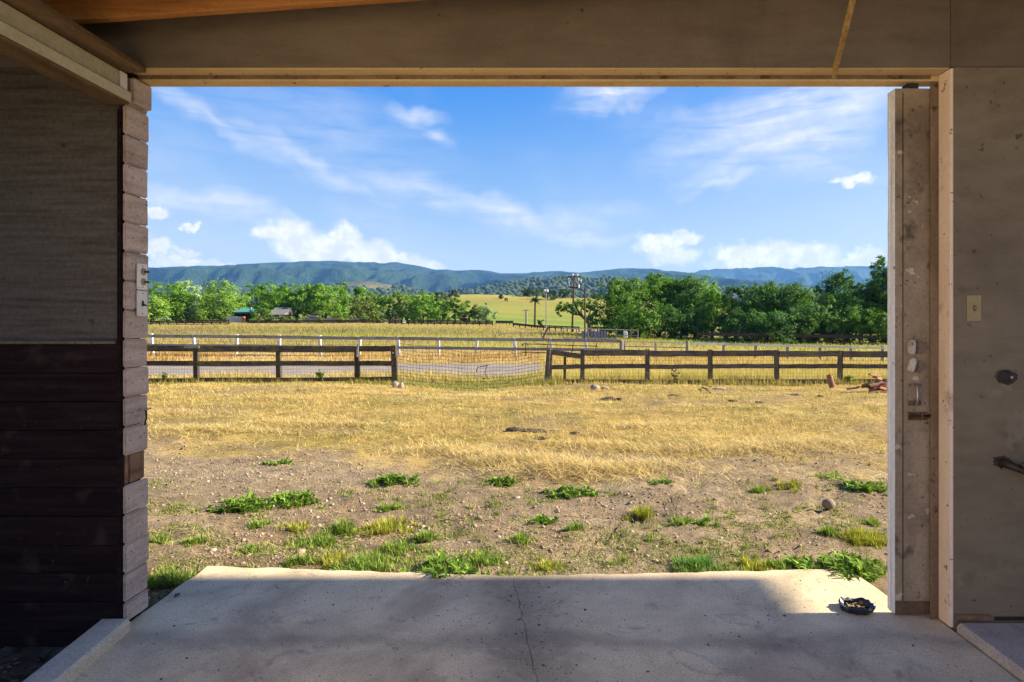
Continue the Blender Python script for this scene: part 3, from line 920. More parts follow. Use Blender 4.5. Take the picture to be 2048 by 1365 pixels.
part(MB().lathe([(0, .004), (.006, .003), (.007, 0)], 10, Matrix.Translation((p.x + .020, YI - .006, p.z - .002)) @ Matrix.Rotation(R(90), 4, 'X')), 'knockout', M['bright_metal'], ho)
p = at(2003, 925, YI)
pi_ = empty('pipe_stub', (p.x, YI, p.z), 'short grimy pipe stub poking out of the taupe wall near the floor', 'pipe')
part(MB().tube([(p.x, YI + .01, p.z), (p.x + .012, YI - .03, p.z - .006), (p.x + .05, YI - .06, p.z - .022), (p.x + .12, YI - .075, p.z - .04)], [.019, .017, .014, .014], 12), 'pipe', M['dark_metal'], pi_, smooth=True)
mb = MB()
ring = [(p.x + (.042 + random.uniform(-.012, .012)) * math.cos(2 * math.pi * i / 20), p.z + .004 + (.030 + random.uniform(-.008, .008)) * math.sin(2 * math.pi * i / 20)) for i in range(20)]
mb.add([(x, YI - .0012, z) for x, z in ring] + [(p.x, YI - .001, p.z)], [(i, (i + 1) % 20, 20) for i in range(20)])
part(mb, 'shade_stain_patch', M['clod'], pi_)
part(MB().lathe([(.024, 0), (.026, .008), (.026, .02), (.022, .026)], 12, Matrix.Translation((p.x + .045, YI - .057, p.z - .020)) @ Matrix.Rotation(R(70), 4, 'Y')), 'collar', M['rust_metal'], pi_)
part(MB().tube([(p.x + .075, YI - .07, p.z + .004), (p.x + .082, YI - .072, p.z + .022), (p.x + .11, YI - .075, p.z + .024)], .006, 6), 'valve_lever', M['rust_metal'], pi_)

# lath hanging from the header, nail and screw hook
a, b = at(1667, 153, 2.60), at(1716, -40, 2.14)
part(MB().beam(a, b, .028, .013, (1, 0, .2)), 'hanging_lath', M['stick'], tag_root := empty('hanging_lath', a, 'yellowish splintered lath slanting down to the header trim', 'lath'), .002)
for dxx in (-.006, .007):
    part(MB().beam(a + Vector((dxx, -.003, -.004)), a + (b - a) * .5 + Vector((dxx * 1.2, -.003, 0)), .004, .005, (1, 0, .2)), 'splinter', M['stick'], tag_root)
p = at(422, 147, 2.66)
nl = MB().tube([p + Vector((0, .02, .012)), p, p + Vector((.004, -.014, -.014))], .002, 6).build('bent_nail', M['stop_wood'])
tag(nl, 'small bent nail in the cream trim over the doorway', 'nail')
p = at(1519, -2, 2.60)
hk = MB().tube([p + Vector((-.004, .012, .03)), p + Vector((-.006, -.02, .01)), p + Vector((0, -.03, -.018)), p + Vector((.012, -.026, -.02)), p + Vector((.014, -.02, -.006))], .0028, 7).build('screw_hook', M['dark_metal'], smooth=True)
tag(hk, 'small screw hook at the top of the header', 'hook')

# ------------------------------------------------------------------ fences
def board(name, mat, parent, a, b, wd, ht, bevel=.006):
    """a rail as its own object, grain along local X"""
    a, b = Vector(a), Vector(b)
    d = b - a
    L = d.length
    mb = MB()
    nsg = 6
    vv = []
    for i in range(nsg + 1):
        x = L * i / nsg
        s = random.uniform(-.006, .006) if 0 < i < nsg else 0
        for (yy_, zz_) in ((-wd / 2, -ht / 2), (wd / 2, -ht / 2), (wd / 2, ht / 2), (-wd / 2, ht / 2)):
            vv.append((x, yy_, zz_ + s + random.uniform(-.004, .004)))
    ff = [(0, 1, 2, 3), tuple(4 * nsg + k for k in (3, 2, 1, 0))]
    for i in range(nsg):
        for k in range(4):
            k2 = (k + 1) % 4
            ff.append((4 * i + k, 4 * i + k2, 4 * i + 4 + k2, 4 * i + 4 + k))
    mb.add(vv, ff)
    o = mb.build(name, mat, parent)
    off = parent.location if parent else Vector((0, 0, 0))
    o.location = a - off
    o.rotation_euler = d.to_track_quat('X', 'Z').to_euler()
    return o


def wires(name, parent, xs, zs_of, y_of, xr, thick, mat, zlo, zhi):
    """woven wire: verticals at xs, horizontals following functions of x"""
    mb = MB()
    for x in xs:
        lo, hi = zlo(x), zhi(x)
        mb.beam((x, y_of(x, lo), lo), (x + random.uniform(-.01, .01), y_of(x, hi), hi), thick, thick, (0, 1, 0))
    nx = 26
    for zf in zs_of:
        pts = [xr[0] + (xr[1] - xr[0]) * i / nx for i in range(nx + 1)]
        for p0, p1 in zip(pts[:-1], pts[1:]):
            mb.beam((p0, y_of(p0, zf(p0)), zf(p0)), (p1, y_of(p1, zf(p1)), zf(p1)), thick * 1.3, thick * 1.3)
    o = mb.build(name, mat)
    if parent:
        o.parent = parent
        o.data.transform(Matrix.Translation(-parent.location))
        o['kind'] = 'stuff'
    return o


FY = 16.0
XF = lambda x: (x - 1100) / FPX * FY
ZF = lambda y: EYE - (y - 650) / FPX * FY
rr = random.Random(11)

# near fence, left of the wire gate
fl = empty('board_fence', (XF(560), FY, ZF(766)), 'dark three-board fence ending at the wire gate, lichen on its rails', 'fence')
pxs = [-120, 60, 226, 392, 557, 714]
for x in pxs:
    lean = rr.uniform(-.03, .05)
    mb = MB().beam((XF(x) + lean * .5, FY + .02, ZF(790)), (XF(x) - lean * .5, FY + .02, ZF(697)), .125, .10, (0, 1, 0))
    part(mb, 'post', M['fence_dark'], fl, .008)
for x, lab in ((788, None),):
    part(MB().beam((XF(x) + .02, FY + .02, ZF(776)), (XF(x) - .01, FY + .02, ZF(691)), .14, .13, (0, 1, 0)), 'post', M['fence_dark'], fl, .012)
    part(MB().lathe([(0, .004), (.02, .003), (.022, 0)], 8, Matrix.Translation((XF(787), FY - .052, ZF(706))) @ Matrix.Rotation(R(90), 4, 'X')), 'insulator', M['plastic_white'], fl)
for (xa, xb, ya, yb, ht, who) in ((-130, 394, 697, 697.5, .16, 'fence_dark'), (396, 715, 698, 698.5, .165, 'fence_dark'), (717, 792, 698, 698, .15, 'fence_dark'),
                                  (-130, 392, 727, 727, .13, 'fence_dark'), (394, 714, 727.5, 727, .13, 'fence_dark'), (716, 786, 727, 727, .13, 'fence_dark'),
                                  (60, 390, 762, 760.5, .10, 'fence_dark'), (398, 714, 759.5, 758.5, .105, 'fence_dark'), (716, 786, 758.5, 757.5, .11, 'fence_dark')):
    board('rail', M[who], fl, (XF(xa), FY - .05, ZF(ya)), (XF(xb), FY - .05, ZF(yb)), .04, ht)
part(MB().box((XF(372), FY - .092, ZF(697)), (XF(402), FY - .072, ZF(691.5))), 'cap_board', M['fence_grey'], fl, .003)
part(MB().beam((XF(716), FY - .09, ZF(714)), (XF(718), FY - .09, ZF(688)), .05, .025, (0, 1, 0)), 'patch_board', M['fence_grey'], fl, .003)
wires('wire_mesh', fl, np.arange(XF(-130), XF(786), .075), [lambda x, z=z: z for z in np.linspace(ZF(762), ZF(684), 15)], lambda x, z: FY + .09, (XF(-130), XF(786)), .0028, M['wire'], lambda x: ZF(764), lambda x: ZF(684))

# near fence, right of the wire gate
fr = empty('board_fence', (XF(1420), FY, ZF(772)), 'grey-brown three-board fence in tall grass, from the gate post to the cream door', 'fence')
part(MB().tube([(XF(1094), FY + .0, ZF(786)), (XF(1097), FY, ZF(740)), (XF(1099.5), FY, ZF(699))], [.105, .095, .088], 10), 'gate_post', M['fence_mid'], fr, .0)
for x in (1165, 1295, 1421, 1554, 1681, 1812, 1943):
    lean = rr.uniform(-.02, .02)
    part(MB().beam((XF(x) + lean * .5, FY + .02, ZF(788)), (XF(x) - lean * .5, FY + .02, ZF(698 + (x - 1165) * .006)), .115, .10, (0, 1, 0)), 'post', M['fence_mid'], fr, .008)
seg = [(1167, 1296), (1298, 1422), (1424, 1555), (1557, 1682), (1684, 1813), (1815, 1944)]
for i, (xa, xb) in enumerate(seg):
    d = rr.uniform(-1.3, 1.3)
    g = (xa - 1165) * .008
    board('rail', M['fence_mid'], fr, (XF(xa), FY - .05, ZF(705 + g + d)), (XF(xb), FY - .05, ZF(705.5 + g + rr.uniform(-1.2, 1.2))), .04, .155)
    board('rail', M['fence_mid'], fr, (XF(xa), FY - .05, ZF(733 + d * .5)), (XF(xb), FY - .05, ZF(733 + rr.uniform(-1, 1))), .04, .115)
    board('rail', M['fence_mid'], fr, (XF(xa), FY - .05, ZF(763 + d)), (XF(xb), FY - .05, ZF(763.5 + d)), .04, .12)
board('brace_rail', M['fence_mid'], fr, (XF(1099), FY - .055, ZF(704)), (XF(1166), FY - .055, ZF(713.5)), .04, .13)
board('rail', M['fence_mid'], fr, (XF(1102), FY - .05, ZF(734.5)), (XF(1163), FY - .05, ZF(733)), .04, .115)
board('rail', M['fence_mid'], fr, (XF(1102), FY - .05, ZF(765)), (XF(1163), FY - .05, ZF(763)), .04, .12)
part(MB().beam((XF(1129), FY + .04, ZF(768)), (XF(1130), FY + .04, ZF(714)), .07, .05, (0, 1, 0)), 'stake', M['fence_dark'], fr, .006)
wires('wire_mesh', fr, np.arange(XF(1104), XF(1944), .08), [lambda x, z=z: z for z in np.linspace(ZF(766), ZF(703), 11)], lambda x, z: FY + .09, (XF(1104), XF(1944)), .0028, M['wire'], lambda x: ZF(768), lambda x: ZF(703))

# wire gate across the gap
gt = empty('wire_gate', (XF(940), FY, ZF(784)), 'sagging square-mesh wire gate panel across the gap between the fences', 'gate')
gx0, gx1 = XF(795), XF(1091)
top = lambda x: ZF(689 + 14 * math.sin(math.pi * (x - gx0) / (gx1 - gx0)) ** 2 * (.3 + .7 * (x - gx0) / (gx1 - gx0)) + 2 * math.sin(x * 5))
bot = lambda x: ZF(770 + 14 * math.sin(math.pi * (x - gx0) / (gx1 - gx0)))
yg = lambda x, z: FY + .03 * math.sin(x * 2.3) + .02 * math.sin(z * 5 + x)
wires('wire_mesh', gt, np.arange(gx0, gx1, .085), [lambda x, k=k: top(x) + (bot(x) - top(x)) * k / 13 + .006 * math.sin(x * 7 + k) for k in range(14)], yg, (gx0, gx1), .0054, M['wire'], bot, top)
part(MB().tube([(XF(953), FY - .03, ZF(745)), (XF(955), FY - .03, ZF(735)), (XF(963), FY - .03, ZF(733.5)), (XF(977), FY - .03, ZF(731))], .012, 6), 'bent_rod', M['rust_pipe'], gt)
part(MB().tube([(XF(973), FY - .03, ZF(733)), (XF(970), FY - .03, ZF(748)), (XF(975), FY - .03, ZF(757)), (XF(966), FY - .03, ZF(758))], .010, 6), 'bent_rod', M['rust_pipe'], gt)

# low timbers along the far edge of the lane
for xa, xb, y, lb in ((300, 560, 727.5, 'low weathered timber edging the lane behind the dark fence'), (565, 856, 730, 'low weathered timber edging the lane, ending behind the wire gate'),
                      (872, 1096, 731.5, 'low dark timber edging the lane behind the round gate post')):
    tag(board('edging_timber', M['fence_mid'], None, at(xa, y, 27.9), at(xb, y + .6, 27.9), .12, .13), lb, 'timber', 'timbers edging the lane')

# back fence with white posts
BY = 36.0
def back(x, y, Y=BY):
    return at(x, y, Y)
bf = empty('white_post_fence', back(720, 713), 'grey-railed fence on white posts across the lane', 'fence')
wp = [222, 304, 388, 473, 558, 640, 719, 797, 877, 953, 1030, 1102, 1172]
topy = lambda x: 669.5 + (x - 300) * .0105
for x in wp:
    b0 = back(x, topy(x) + 46)
    tl_ = random.uniform(-.05, .05)
    part(MB().beam((b0.x - tl_, BY, b0.z), (b0.x + tl_, BY, back(x, topy(x) - 1 + random.uniform(-1.2, .6)).z), .17 * random.uniform(.85, 1.1), .14, (0, 1, 0)), 'post', M['white_paint'], bf, .012)
for xa, xb in zip(wp[:-1], wp[1:]):
    for dy, ht in ((2.5, .19), (21, .17), (40, .14)):
        board('rail', M['fence_grey'], bf, back(xa + 1, topy(xa) + dy + random.uniform(-.4, .4)) + Vector((0, -.1, 0)), back(xb - 1, topy(xb) + dy + random.uniform(-.4, .4)) + Vector((0, -.1, 0)), .05, ht)
for dy, ht in ((2.8, .19), (21, .17)):
    board('rail', M['fence_grey'], bf, back(1173, topy(1173) + dy) + Vector((0, -.1, 0)), back(1240, topy(1240) + dy) + Vector((0, -.1, 0)), .05, ht)

gp = empty('tube_gate', back(1310, 724), 'galvanised tube field gate between wooden posts in the back fence', 'gate')
for x, wd in ((1243, .26), (1375, .2)):
    part(MB().tube([back(x, 722 + (x - 1243) * .02), back(x, 681 + (x - 1243) * .01)], wd / 2, 10), 'post', M['fence_grey'], gp, .01)
part(MB().tube([back(1249, 722), back(1249, 682)], .05, 8), 'hanging_stile', M['galv'], gp)
part(MB().tube([back(1311, 720), back(1311, 684)], .06, 8), 'middle_stile', M['galv'], gp)
for y0, y1 in ((683, 686), (693, 696), (716, 718.5)):
    part(MB().tube([back(1249, y0), back(1372, y1)], .032, 6), 'tube', M['galv'], gp)

RY = lambda x: 36 + (x - 1375) * .008
bfr = empty('board_fence', at(1575, 728, 37.5), 'weathered grey two-rail fence beyond the tall grass, in front of the dark trees', 'fence')
rp = [1375 + 8, 1447, 1511, 1575, 1640, 1702, 1765, 1830, 1895]
ty = lambda x: 684 + (x - 1375) * .0245
for x in rp[1:]:
    Yp = RY(x)
    b0 = at(x, ty(x) + 42, Yp)
    part(MB().box((b0.x - .075, Yp - .06, b0.z - .2), (b0.x + .075, Yp + .06, at(x, ty(x) - .5, Yp).z)), 'post', M['fence_grey'], bfr, .01)
for xa, xb in zip(rp[:-1], rp[1:]):
    for dy, ht in ((3, .13), (19.5, .12)):
        board('rail', M['fence_grey'], bfr, at(xa, ty(xa) + dy, RY(xa) - .09), at(xb, ty(xb) + dy, RY(xb) - .09), .04, ht)

# rusty pipe panel leaning in the grass
rp_ = empty('pipe_barrier', at(1120, 712, 35.2), 'rusty low pipe panel standing against the white post fence', 'pipe panel')
q = lambda x, y: at(x, y, 35.2)
for a, b in (((1046, 688), (1195, 693)), ((1044, 705), (1185, 707.5))):
    part(MB().tube([q(*a), q(*b)], .028, 6), 'rail', M['rust_pipe'], rp_)
for a, b in (((1052, 684), (1051, 714)), ((1097, 682), (1092, 716)), ((1147, 685), (1142, 716)), ((1194, 686), (1189, 713))):
    part(MB().tube([q(*a), q(*b)], .026, 6), 'upright', M['rust_pipe'], rp_)
part(MB().tube([q(1046, 688), q(1044.5, 692)], .04, 6), 'elbow', M['rust_pipe'], rp_)
part(MB().tube([q(1189, 713), q(1186, 716)], .06, 6), 'foot', M['rust_pipe'], rp_)

# thin pipe railing round the mailboxes
pr_ = empty('pipe_railing', at(1150, 676, 62), 'thin grey pipe railing around the mailboxes in the dry grass', 'railing')
q = lambda x, y: at(x, y, 62)
for a, b in (((998, 667), (1126, 664)), ((1126, 657), (1276, 661)), ((1128, 676), (1232, 678)), ((1232, 671), (1276, 671.5))):
    part(MB().tube([q(*a), q(*b)], .035, 5), 'rail', M['galv'], pr_)
for x, y0, y1 in ((998, 655, 672), (1042, 664, 678), (1083, 664, 676), (1127, 655, 680), (1153, 656, 682), (1176, 656, 690), (1232, 657, 682), (1262, 658, 676), (1276, 658, 680)):
    part(MB().tube([q(x, y1), q(x, y0)], .045, 5), 'post', M['galv'], pr_)

# mailboxes in a row
M['mail_blue'] = pmat('dull blue-grey sheet steel', [(.16, .17, .22), (.25, .26, .33)], (3, 3, 3), bump=0, rough=.5)
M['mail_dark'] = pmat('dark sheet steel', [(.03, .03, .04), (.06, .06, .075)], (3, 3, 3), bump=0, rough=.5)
mlab = ['lone blue-grey mailbox beside the bare pole', 'blue-grey mailbox between the lone one and the row', 'first blue-grey mailbox of the close row of five', 'second blue-grey mailbox of the close row of five', 'middle blue-grey mailbox of the close row of five', 'fourth blue-grey mailbox of the close row of five', 'last blue-grey mailbox of the row, nearest the dark trees']
for x, lb in zip((1166, 1176, 1184, 1190.5, 1197, 1203.5, 1210), mlab):
    c0 = at(x, 676, 63)
    ml = empty('mailbox', at(x, 681, 63), lb, 'mailbox', 'mailboxes in a row')
    wd, ht = .15, .36
    part(MB().box((c0.x - wd, 62.8, c0.z), (c0.x + wd, 63.3, c0.z + 2 * ht)), 'box', M['mail_blue'], ml, .04, seg=2)
    part(MB().box((c0.x - wd * .82, 62.78, c0.z + .05), (c0.x + wd * .82, 62.798, c0.z + 2 * ht - .06)), 'door', M['mail_blue'], ml)
    part(MB().box((c0.x + wd + .005, 62.8, c0.z + .02), (c0.x + wd + .05, 63.3, c0.z + 2 * ht - .03)), 'side_panel', M['mail_dark'], ml)
    part(MB().box((c0.x - .05, 62.95, c0.z - .5), (c0.x + .05, 63.1, c0.z + .002)), 'post', M['pole_wood'], ml)
p = at(1251, 676, 62.5)
mp = empty('meter_pedestal', p, 'white metal utility pedestal in the dry grass near the trees', 'pedestal')
part(MB().box((p.x - .19, 62.3, p.z), (p.x + .19, 62.7, p.z + .62)), 'cabinet', M['plastic_white'], mp, .03)
part(MB().box((p.x - .21, 62.28, p.z + .622), (p.x + .10, 62.72, p.z + .70)), 'hood', M['plastic_white'], mp, .02)

# leaning dark stake
sk = MB().tube([at(1085, 680, 55), at(1090, 668, 55), at(1097, 655, 55)], [.12, .10, .08], 7).build('leaning_stake', M['fence_dark'])
tag(sk, 'dark stake leaning over in the dry grass below the thin pole', 'stake')

# ------------------------------------------------------------------ poles
def pole(x, yb, yt, Y, r, label, name='utility_pole', lean=0.0):
    b, t_ = at(x, yb, Y), at(x + lean, yt, Y)
    root = empty(name, b, label, 'utility pole')
    part(MB().tube([b - Vector((0, 0, 1)), b + (t_ - b) * .5, t_], [r, r * .86, r * .7], 8), 'pole', M['pole_wood'], root)
    return root, t_
up, tp = pole(1144, 662, 551, 100, .20, 'tall utility pole with crossarms and white insulators', lean=5)
Yp = 100
def cross(y, x0, x1, wd=.22, tilt=0):
    part(MB().beam(at(x0, y, Yp - .3), at(x1, y + tilt, Yp - .3), .18, wd), 'crossarm', M['pole_wood'], up)
cross(554, 1135, 1163)
cross(567.5, 1135, 1142, .16)
cross(575.5, 1137, 1162)
cross(569.5, 1154, 1164, .16)
for x, y in ((1137, 560), (1157, 560), (1162, 563), (1139, 572), (1158, 573), (1146, 551), (1155, 551), (1138, 568)):
    c0 = at(x, y, Yp - .4)
    part(MB().lathe([(0, .30), (.10, .26), (.13, .10), (.08, .0), (.04, -.25)], 7, Matrix.Translation(c0)), 'insulator', M['plastic_white'], up)
c0 = at(1157.5, 573, Yp - .5)
part(MB().tube([c0 - Vector((0, 0, .3)), c0 + Vector((0, 0, .3))], .13, 8), 'cutout', M['plastic_white'], up)
pole(1170, 674, 578, 64, .11, 'plain bare brown pole beside the utility pole')
rt, tp = pole(1092.5, 668, 582, 92, .10, 'slim pale service pole between the palm and the utility pole', name='service_pole')
rt.children[0].data.materials[0] = M['galv']
part(MB().beam(at(1089, 586, 91.8), at(1096, 586, 91.8), .15, .15), 'crossarm', M['pole_wood'], rt)
for x in (1090, 1095):
    part(MB().lathe([(0, .3), (.14, .25), (.14, 0), (.05, -.2)], 7, Matrix.Translation(at(x, 583, 91.8))), 'insulator', M['plastic_white'], rt)
rt, tp = pole(1051.5, 653, 621, 150, .14, 'small far double pole standing on the green hill foot', name='service_pole')
rt.children[0].data.materials[0] = M['galv']
part(MB().tube([at(1053.5, 652, 150), at(1053.5, 622, 150)], .12, 6), 'pole', M['galv'], rt)
part(MB().beam(at(1046, 621, 149.8), at(1057, 621, 149.8), .2, .2), 'crossarm', M['galv'], rt)
part(MB().beam(at(1051.5, 632, 149.8), at(1053.5, 632, 149.8), .15, .2), 'crossarm', M['galv'], rt)

# ------------------------------------------------------------------ far pasture fences
def far_fence(x0, x1, yb0, yb1, hpx, step, Y, label, rails=3):
    root = empty('pasture_fence', at((x0 + x1) / 2, (yb0 + yb1) / 2, Y), label, 'fence')
    nps = max(2, int(abs(x1 - x0) / step) + 1)
    f = lambda i: i / (nps - 1)
    for i in range(nps):
        x, y = x0 + (x1 - x0) * f(i), yb0 + (yb1 - yb0) * f(i)
        b = at(x, y, Y)
        part(MB().box((b.x - .09, Y - .09, b.z - .4), (b.x + .09, Y + .09, b.z + hpx * px(Y))), 'post', M['far_fence'], root)
    for i in range(nps - 1):
        for k in range(rails):
            h = hpx * (k + .7) / rails
            a = at(x0 + (x1 - x0) * f(i), yb0 + (yb1 - yb0) * f(i) - h, Y - .14)
            b = at(x0 + (x1 - x0) * f(i + 1), yb0 + (yb1 - yb0) * f(i + 1) - h, Y - .14)
            part(MB().beam(a, b, .05, .19), 'rail', M['far_fence'], root)
    return root
far_fence(250, 458, 654, 651, 11, 17, 104, 'dark pasture fence before the trees, running up to the green-roofed shed')
far_fence(498, 760, 650, 648, 8, 22, 112, 'dark pasture fence half hidden by shrubs below the bright trees')
far_fence(778, 985, 648, 650, 8, 12.5, 106, 'dark pasture fence in front of the round shrubs')
far_fence(992, 1026, 647, 647.5, 5, 6, 140, 'short dark fence between the round shrubs and the hill')
far_fence(1027, 1087, 651, 657, 4.5, 11.5, 104, 'low dark rail fence passing the palm foot', 2)
far_fence(1087, 1158, 657, 660, 6, 11.8, 98, 'dark rail fence crossing behind the utility pole', 2)
far_fence(1183, 1232, 660, 661, 6, 12, 98, 'dark rail fence running in under the big leafy trees', 2)
far_fence(1395, 1800, 672, 680, 7, 26, 68, 'dark fence in the shade along the tree row', 2)

# ------------------------------------------------------------------ far buildings
M['roof_teal'] = pmat('teal metal roof', [(.05, .22, .19), (.08, .30, .26)], (2, 2, 2), bump=0, rough=.5)
M['pale_board'] = pmat('pale grey-green boards', [(.42, .44, .38), (.55, .56, .49)], (2, 2, 2), bump=0)
M['shed_wall'] = pmat('dark red-brown shed boards', [(.05, .025, .018), (.09, .045, .03)], (2, 2, 2), bump=0)
M['orange'] = pmat('orange painted timber', [(.60, .20, .045), (.70, .27, .07)], (2, 2, 2), bump=0)
M['grey_roof'] = pmat('grey shingle roof', [(.13, .125, .12), (.20, .19, .18)], (4, 4, 4), bump=0)
M['dark_wall'] = pmat('dark stained wall', [(.035, .034, .037), (.06, .058, .06)], (2, 2, 2), bump=0)
M['house_white'] = pmat('white house wall', [(.66, .65, .62), (.76, .75, .73)], (2, 2, 2), bump=0)
M['glass'] = pmat('dark window glass', [(.02, .025, .03), (.04, .045, .05)], (2, 2, 2), bump=0, rough=.1, spec=.8)
SY = 122.0
sp = px(SY)
g0 = at(487, 649, SY)
sh = empty('shed', g0, 'small open shed with a teal metal roof among the trees', 'shed')
q = lambda x, y, d=0: at(x, y, SY) + Vector((0, d, 0))
part(MB().box((q(468, 0).x, SY + 3.2, g0.z - 1), (q(508, 0).x, SY + 3.3, q(0, 625).z)), 'back_wall', M['shed_wall'], sh)
part(MB().box((q(468, 0).x, SY, g0.z - 1), (q(468, 0).x + .12, SY + 3.19, q(0, 626).z)), 'side_wall', M['shed_wall'], sh)
part(MB().box((q(507, 0).x, SY, g0.z - 1), (q(507, 0).x + .12, SY + 3.19, q(0, 626).z)), 'side_wall', M['shed_wall'], sh)
mb = MB()
a, b, c, d = q(465, 625.5, -.5), q(511, 625.5, -.5), q(509, 616.5, 3.6), q(471, 616.5, 3.6)
up_ = Vector((0, 0, .12))
mb.add([a, b, c, d, a + up_, b + up_, c + up_, d + up_], [(0, 3, 2, 1), (4, 5, 6, 7), (0, 1, 5, 4), (1, 2, 6, 5), (2, 3, 7, 6), (3, 0, 4, 7)])
part(mb, 'roof', M['roof_teal'], sh)
part(MB().box((q(487, 0).x, SY + 2.5, q(0, 620).z), (q(490, 0).x, SY + 2.9, q(0, 614).z)), 'vent', M['galv'], sh)
part(MB().box((q(466, 0).x, SY - .45, q(0, 628).z), (q(509, 0).x, SY - .35, q(0, 625.6).z)), 'eave_board', M['shed_wall'], sh)
gtp = empty('shed_gate', q(475, 649, -1.2), 'pair of pale slatted gates in front of the teal-roofed shed', 'gate')
for i in range(10):
    x = 459.5 + i * 3.05
    part(MB().box((q(x, 0).x, SY - 1.24, q(0, 649).z), (q(x + 2.7, 0).x, SY - 1.18, q(0, 634.5 - (i if i < 5 else 9 - i) * .35).z)), 'slat', M['pale_board'], gtp)
for y in (637, 643):
    part(MB().box((q(459.5, 0).x, SY - 1.30, q(0, y).z), (q(489.5, 0).x, SY - 1.241, q(0, y - 1).z)), 'crosspiece', M['pale_board'], gtp)
ob = MB().box((q(490.3, 0).x, SY - 1.4, q(0, 649).z), (q(495.6, 0).x, SY - .9, q(0, 634).z)).build('orange_post', M['orange'], bevel=.05)
tag(ob, 'bright orange timber pillar beside the pale slatted gates', 'pillar')


def house(x0, x1, yb, ye, yr, Y, wall, roofm, label, windows=()):
    c = at((x0 + x1) / 2, yb, Y)
    h = empty('house', c, label, 'house')
    a, b = at(x0, ye, Y), at(x1, ye, Y)
    part(MB().box((a.x, Y, c.z - 1), (b.x, Y + 6, a.z)), 'wall', wall, h)
    zr = at(0, yr, Y + 3).z
    mb = MB()
    mb.add([(a.x - .4, Y - .5, a.z - .1), (b.x + .4, Y - .5, a.z - .1), (b.x + .4, Y + 3, zr), (a.x - .4, Y + 3, zr), (a.x - .4, Y + 6.5, a.z - .1), (b.x + .4, Y + 6.5, a.z - .1)],
           [(0, 1, 2, 3), (3, 2, 5, 4), (0, 3, 4), (1, 5, 2), (0, 4, 5, 1)])
    part(mb, 'roof', roofm, h)
    for (wx, wy, ww, wh) in windows:
        p0, p1 = at(wx - ww / 2, wy + wh / 2, Y), at(wx + ww / 2, wy - wh / 2, Y)
        fr_ = part(MB().box((p0.x - .08, Y - .05, p0.z - .08), (p1.x + .08, Y - .003, p1.z + .08)), 'window', M['house_white'], h)
        g = part(MB().box((p0.x, Y - .08, p0.z), (p1.x, Y - .052, p1.z)), 'pane', M['glass'], fr_)
    return h
house(541, 566, 646, 629, 615.5, 126, M['dark_wall'], M['grey_roof'], 'grey-roofed dark house half hidden behind shrubs, near the shed', ((553, 637, 4, 4),))
house(619, 628, 646, 634, 627, 128, M['dark_wall'], M['dark_wall'], 'tiny dark outbuilding under the bright green trees', ((623.5, 639, 2.5, 2.5),))
house(764, 800, 646, 631, 624, 144, M['house_white'], M['grey_roof'], 'low white house glimpsed under the trees', ((771, 637, 4, 4), (781, 637, 4, 4), (792, 637, 4, 4)))
pf = empty('plank_fence', at(620, 648, 118), 'weathered plank fence between the shrubs below the bright trees', 'fence')
for i in range(46):
    x = 600 + i * 2.6
    p0 = at(x, 648, 118)
    part(MB().box((p0.x, 118, p0.z - .4), (p0.x + .24, 118.05, at(x, 636.5 + random.uniform(-.6, .6), 118).z)), 'plank', M['fence_grey'], pf)

# ------------------------------------------------------------------ mountains and wooded hills
def grid_mesh(name, X, Y, Z, col, mat):
    i = np.arange(X.size).reshape(X.shape)
    q = np.stack([i[:-1, :-1], i[:-1, 1:], i[1:, 1:], i[1:, :-1]], -1).reshape(-1, 4)
    return mesh_np(name, np.stack([X.ravel(), Y.ravel(), Z.ravel()], 1), [q], mat, col, True)


def ridge_range(name, sky, Yr, depth, u0, u1, nx, ny, spur, seed, label, base=8.0, tan=.0, cd=(.010, .030, .016), cl=(.040, .078, .026)):
    sx = np.array([p[0] for p in sky], float)
    sz = EYE - (np.array([p[1] for p in sky], float) - 650) / FPX * Yr
    sX = (sx - 1100) / FPX * Yr
    xs_ = np.linspace(u0, u1, nx)
    us = np.concatenate([np.linspace(0, 1, ny), 1 + np.linspace(0, 1, 12)[1:] * .6])
    X, U = np.meshgrid(xs_, us)
    H = np.interp(X, sX, sz)
    H = H + (fbm(X / 90, X * 0 + seed, 4, seed) - .5) * .010 * Yr * .4
    # branching spurs and gullies
    D = U * depth
    qx, qy = X / spur, D / (spur * 1.9)
    qx, qy = qx + (fbm(qx * .7, qy * .7, 3, seed + 3) - .5) * 1.5, qy + (fbm(qx * .7 + 7, qy * .7, 3, seed + 4) - .5) * 1.5
    rd, a_, n_ = 0, 1.0, 0
    for o_ in range(5):
        rd = rd + a_ * (1 - np.abs(2 * vnoise(qx, qy, seed + 5 + o_) - 1)) ** 1.4
        n_ += a_
        a_ *= .52
        qx, qy = qx * 2.07 + 3.1, qy * 2.0 + 1.7
    rd = rd / n_
    cut = np.clip(4 * U * (1 - U), 0, 1) ** .7
    Z = base + (H - base) * (np.clip(U, 0, 1) ** 1.05 + cut * (rd - .62) * 1.15)
    Z = np.minimum(Z, base + (H - base) * (.15 + .85 * np.clip(U, 0, 1) ** .8))
    Z = np.where(U > 1, base + (H - base) * (1 - (U - 1) * 1.2), Z)
    Y = Yr - depth * (1 - U)
    n1 = fbm(X / 130, U * depth / 130, 4, seed + 11).ravel()[:, None]
    n2 = fbm(X / 380, U * depth / 380, 3, seed + 13).ravel()[:, None]
    c = np.array([cd]) * (1 - n1) + np.array([cl]) * n1
    if tan:
        f = sstep(1 - tan, 1.06 - tan, n2) * sstep(.45, .55, n1)
        c = c * (1 - f) + np.array([[.30, .25, .14]]) * f
    o = obj(name, grid_mesh(name, X, Y, Z, c, M['mountain']))
    return tag(o, label, 'mountains', kind='structure')


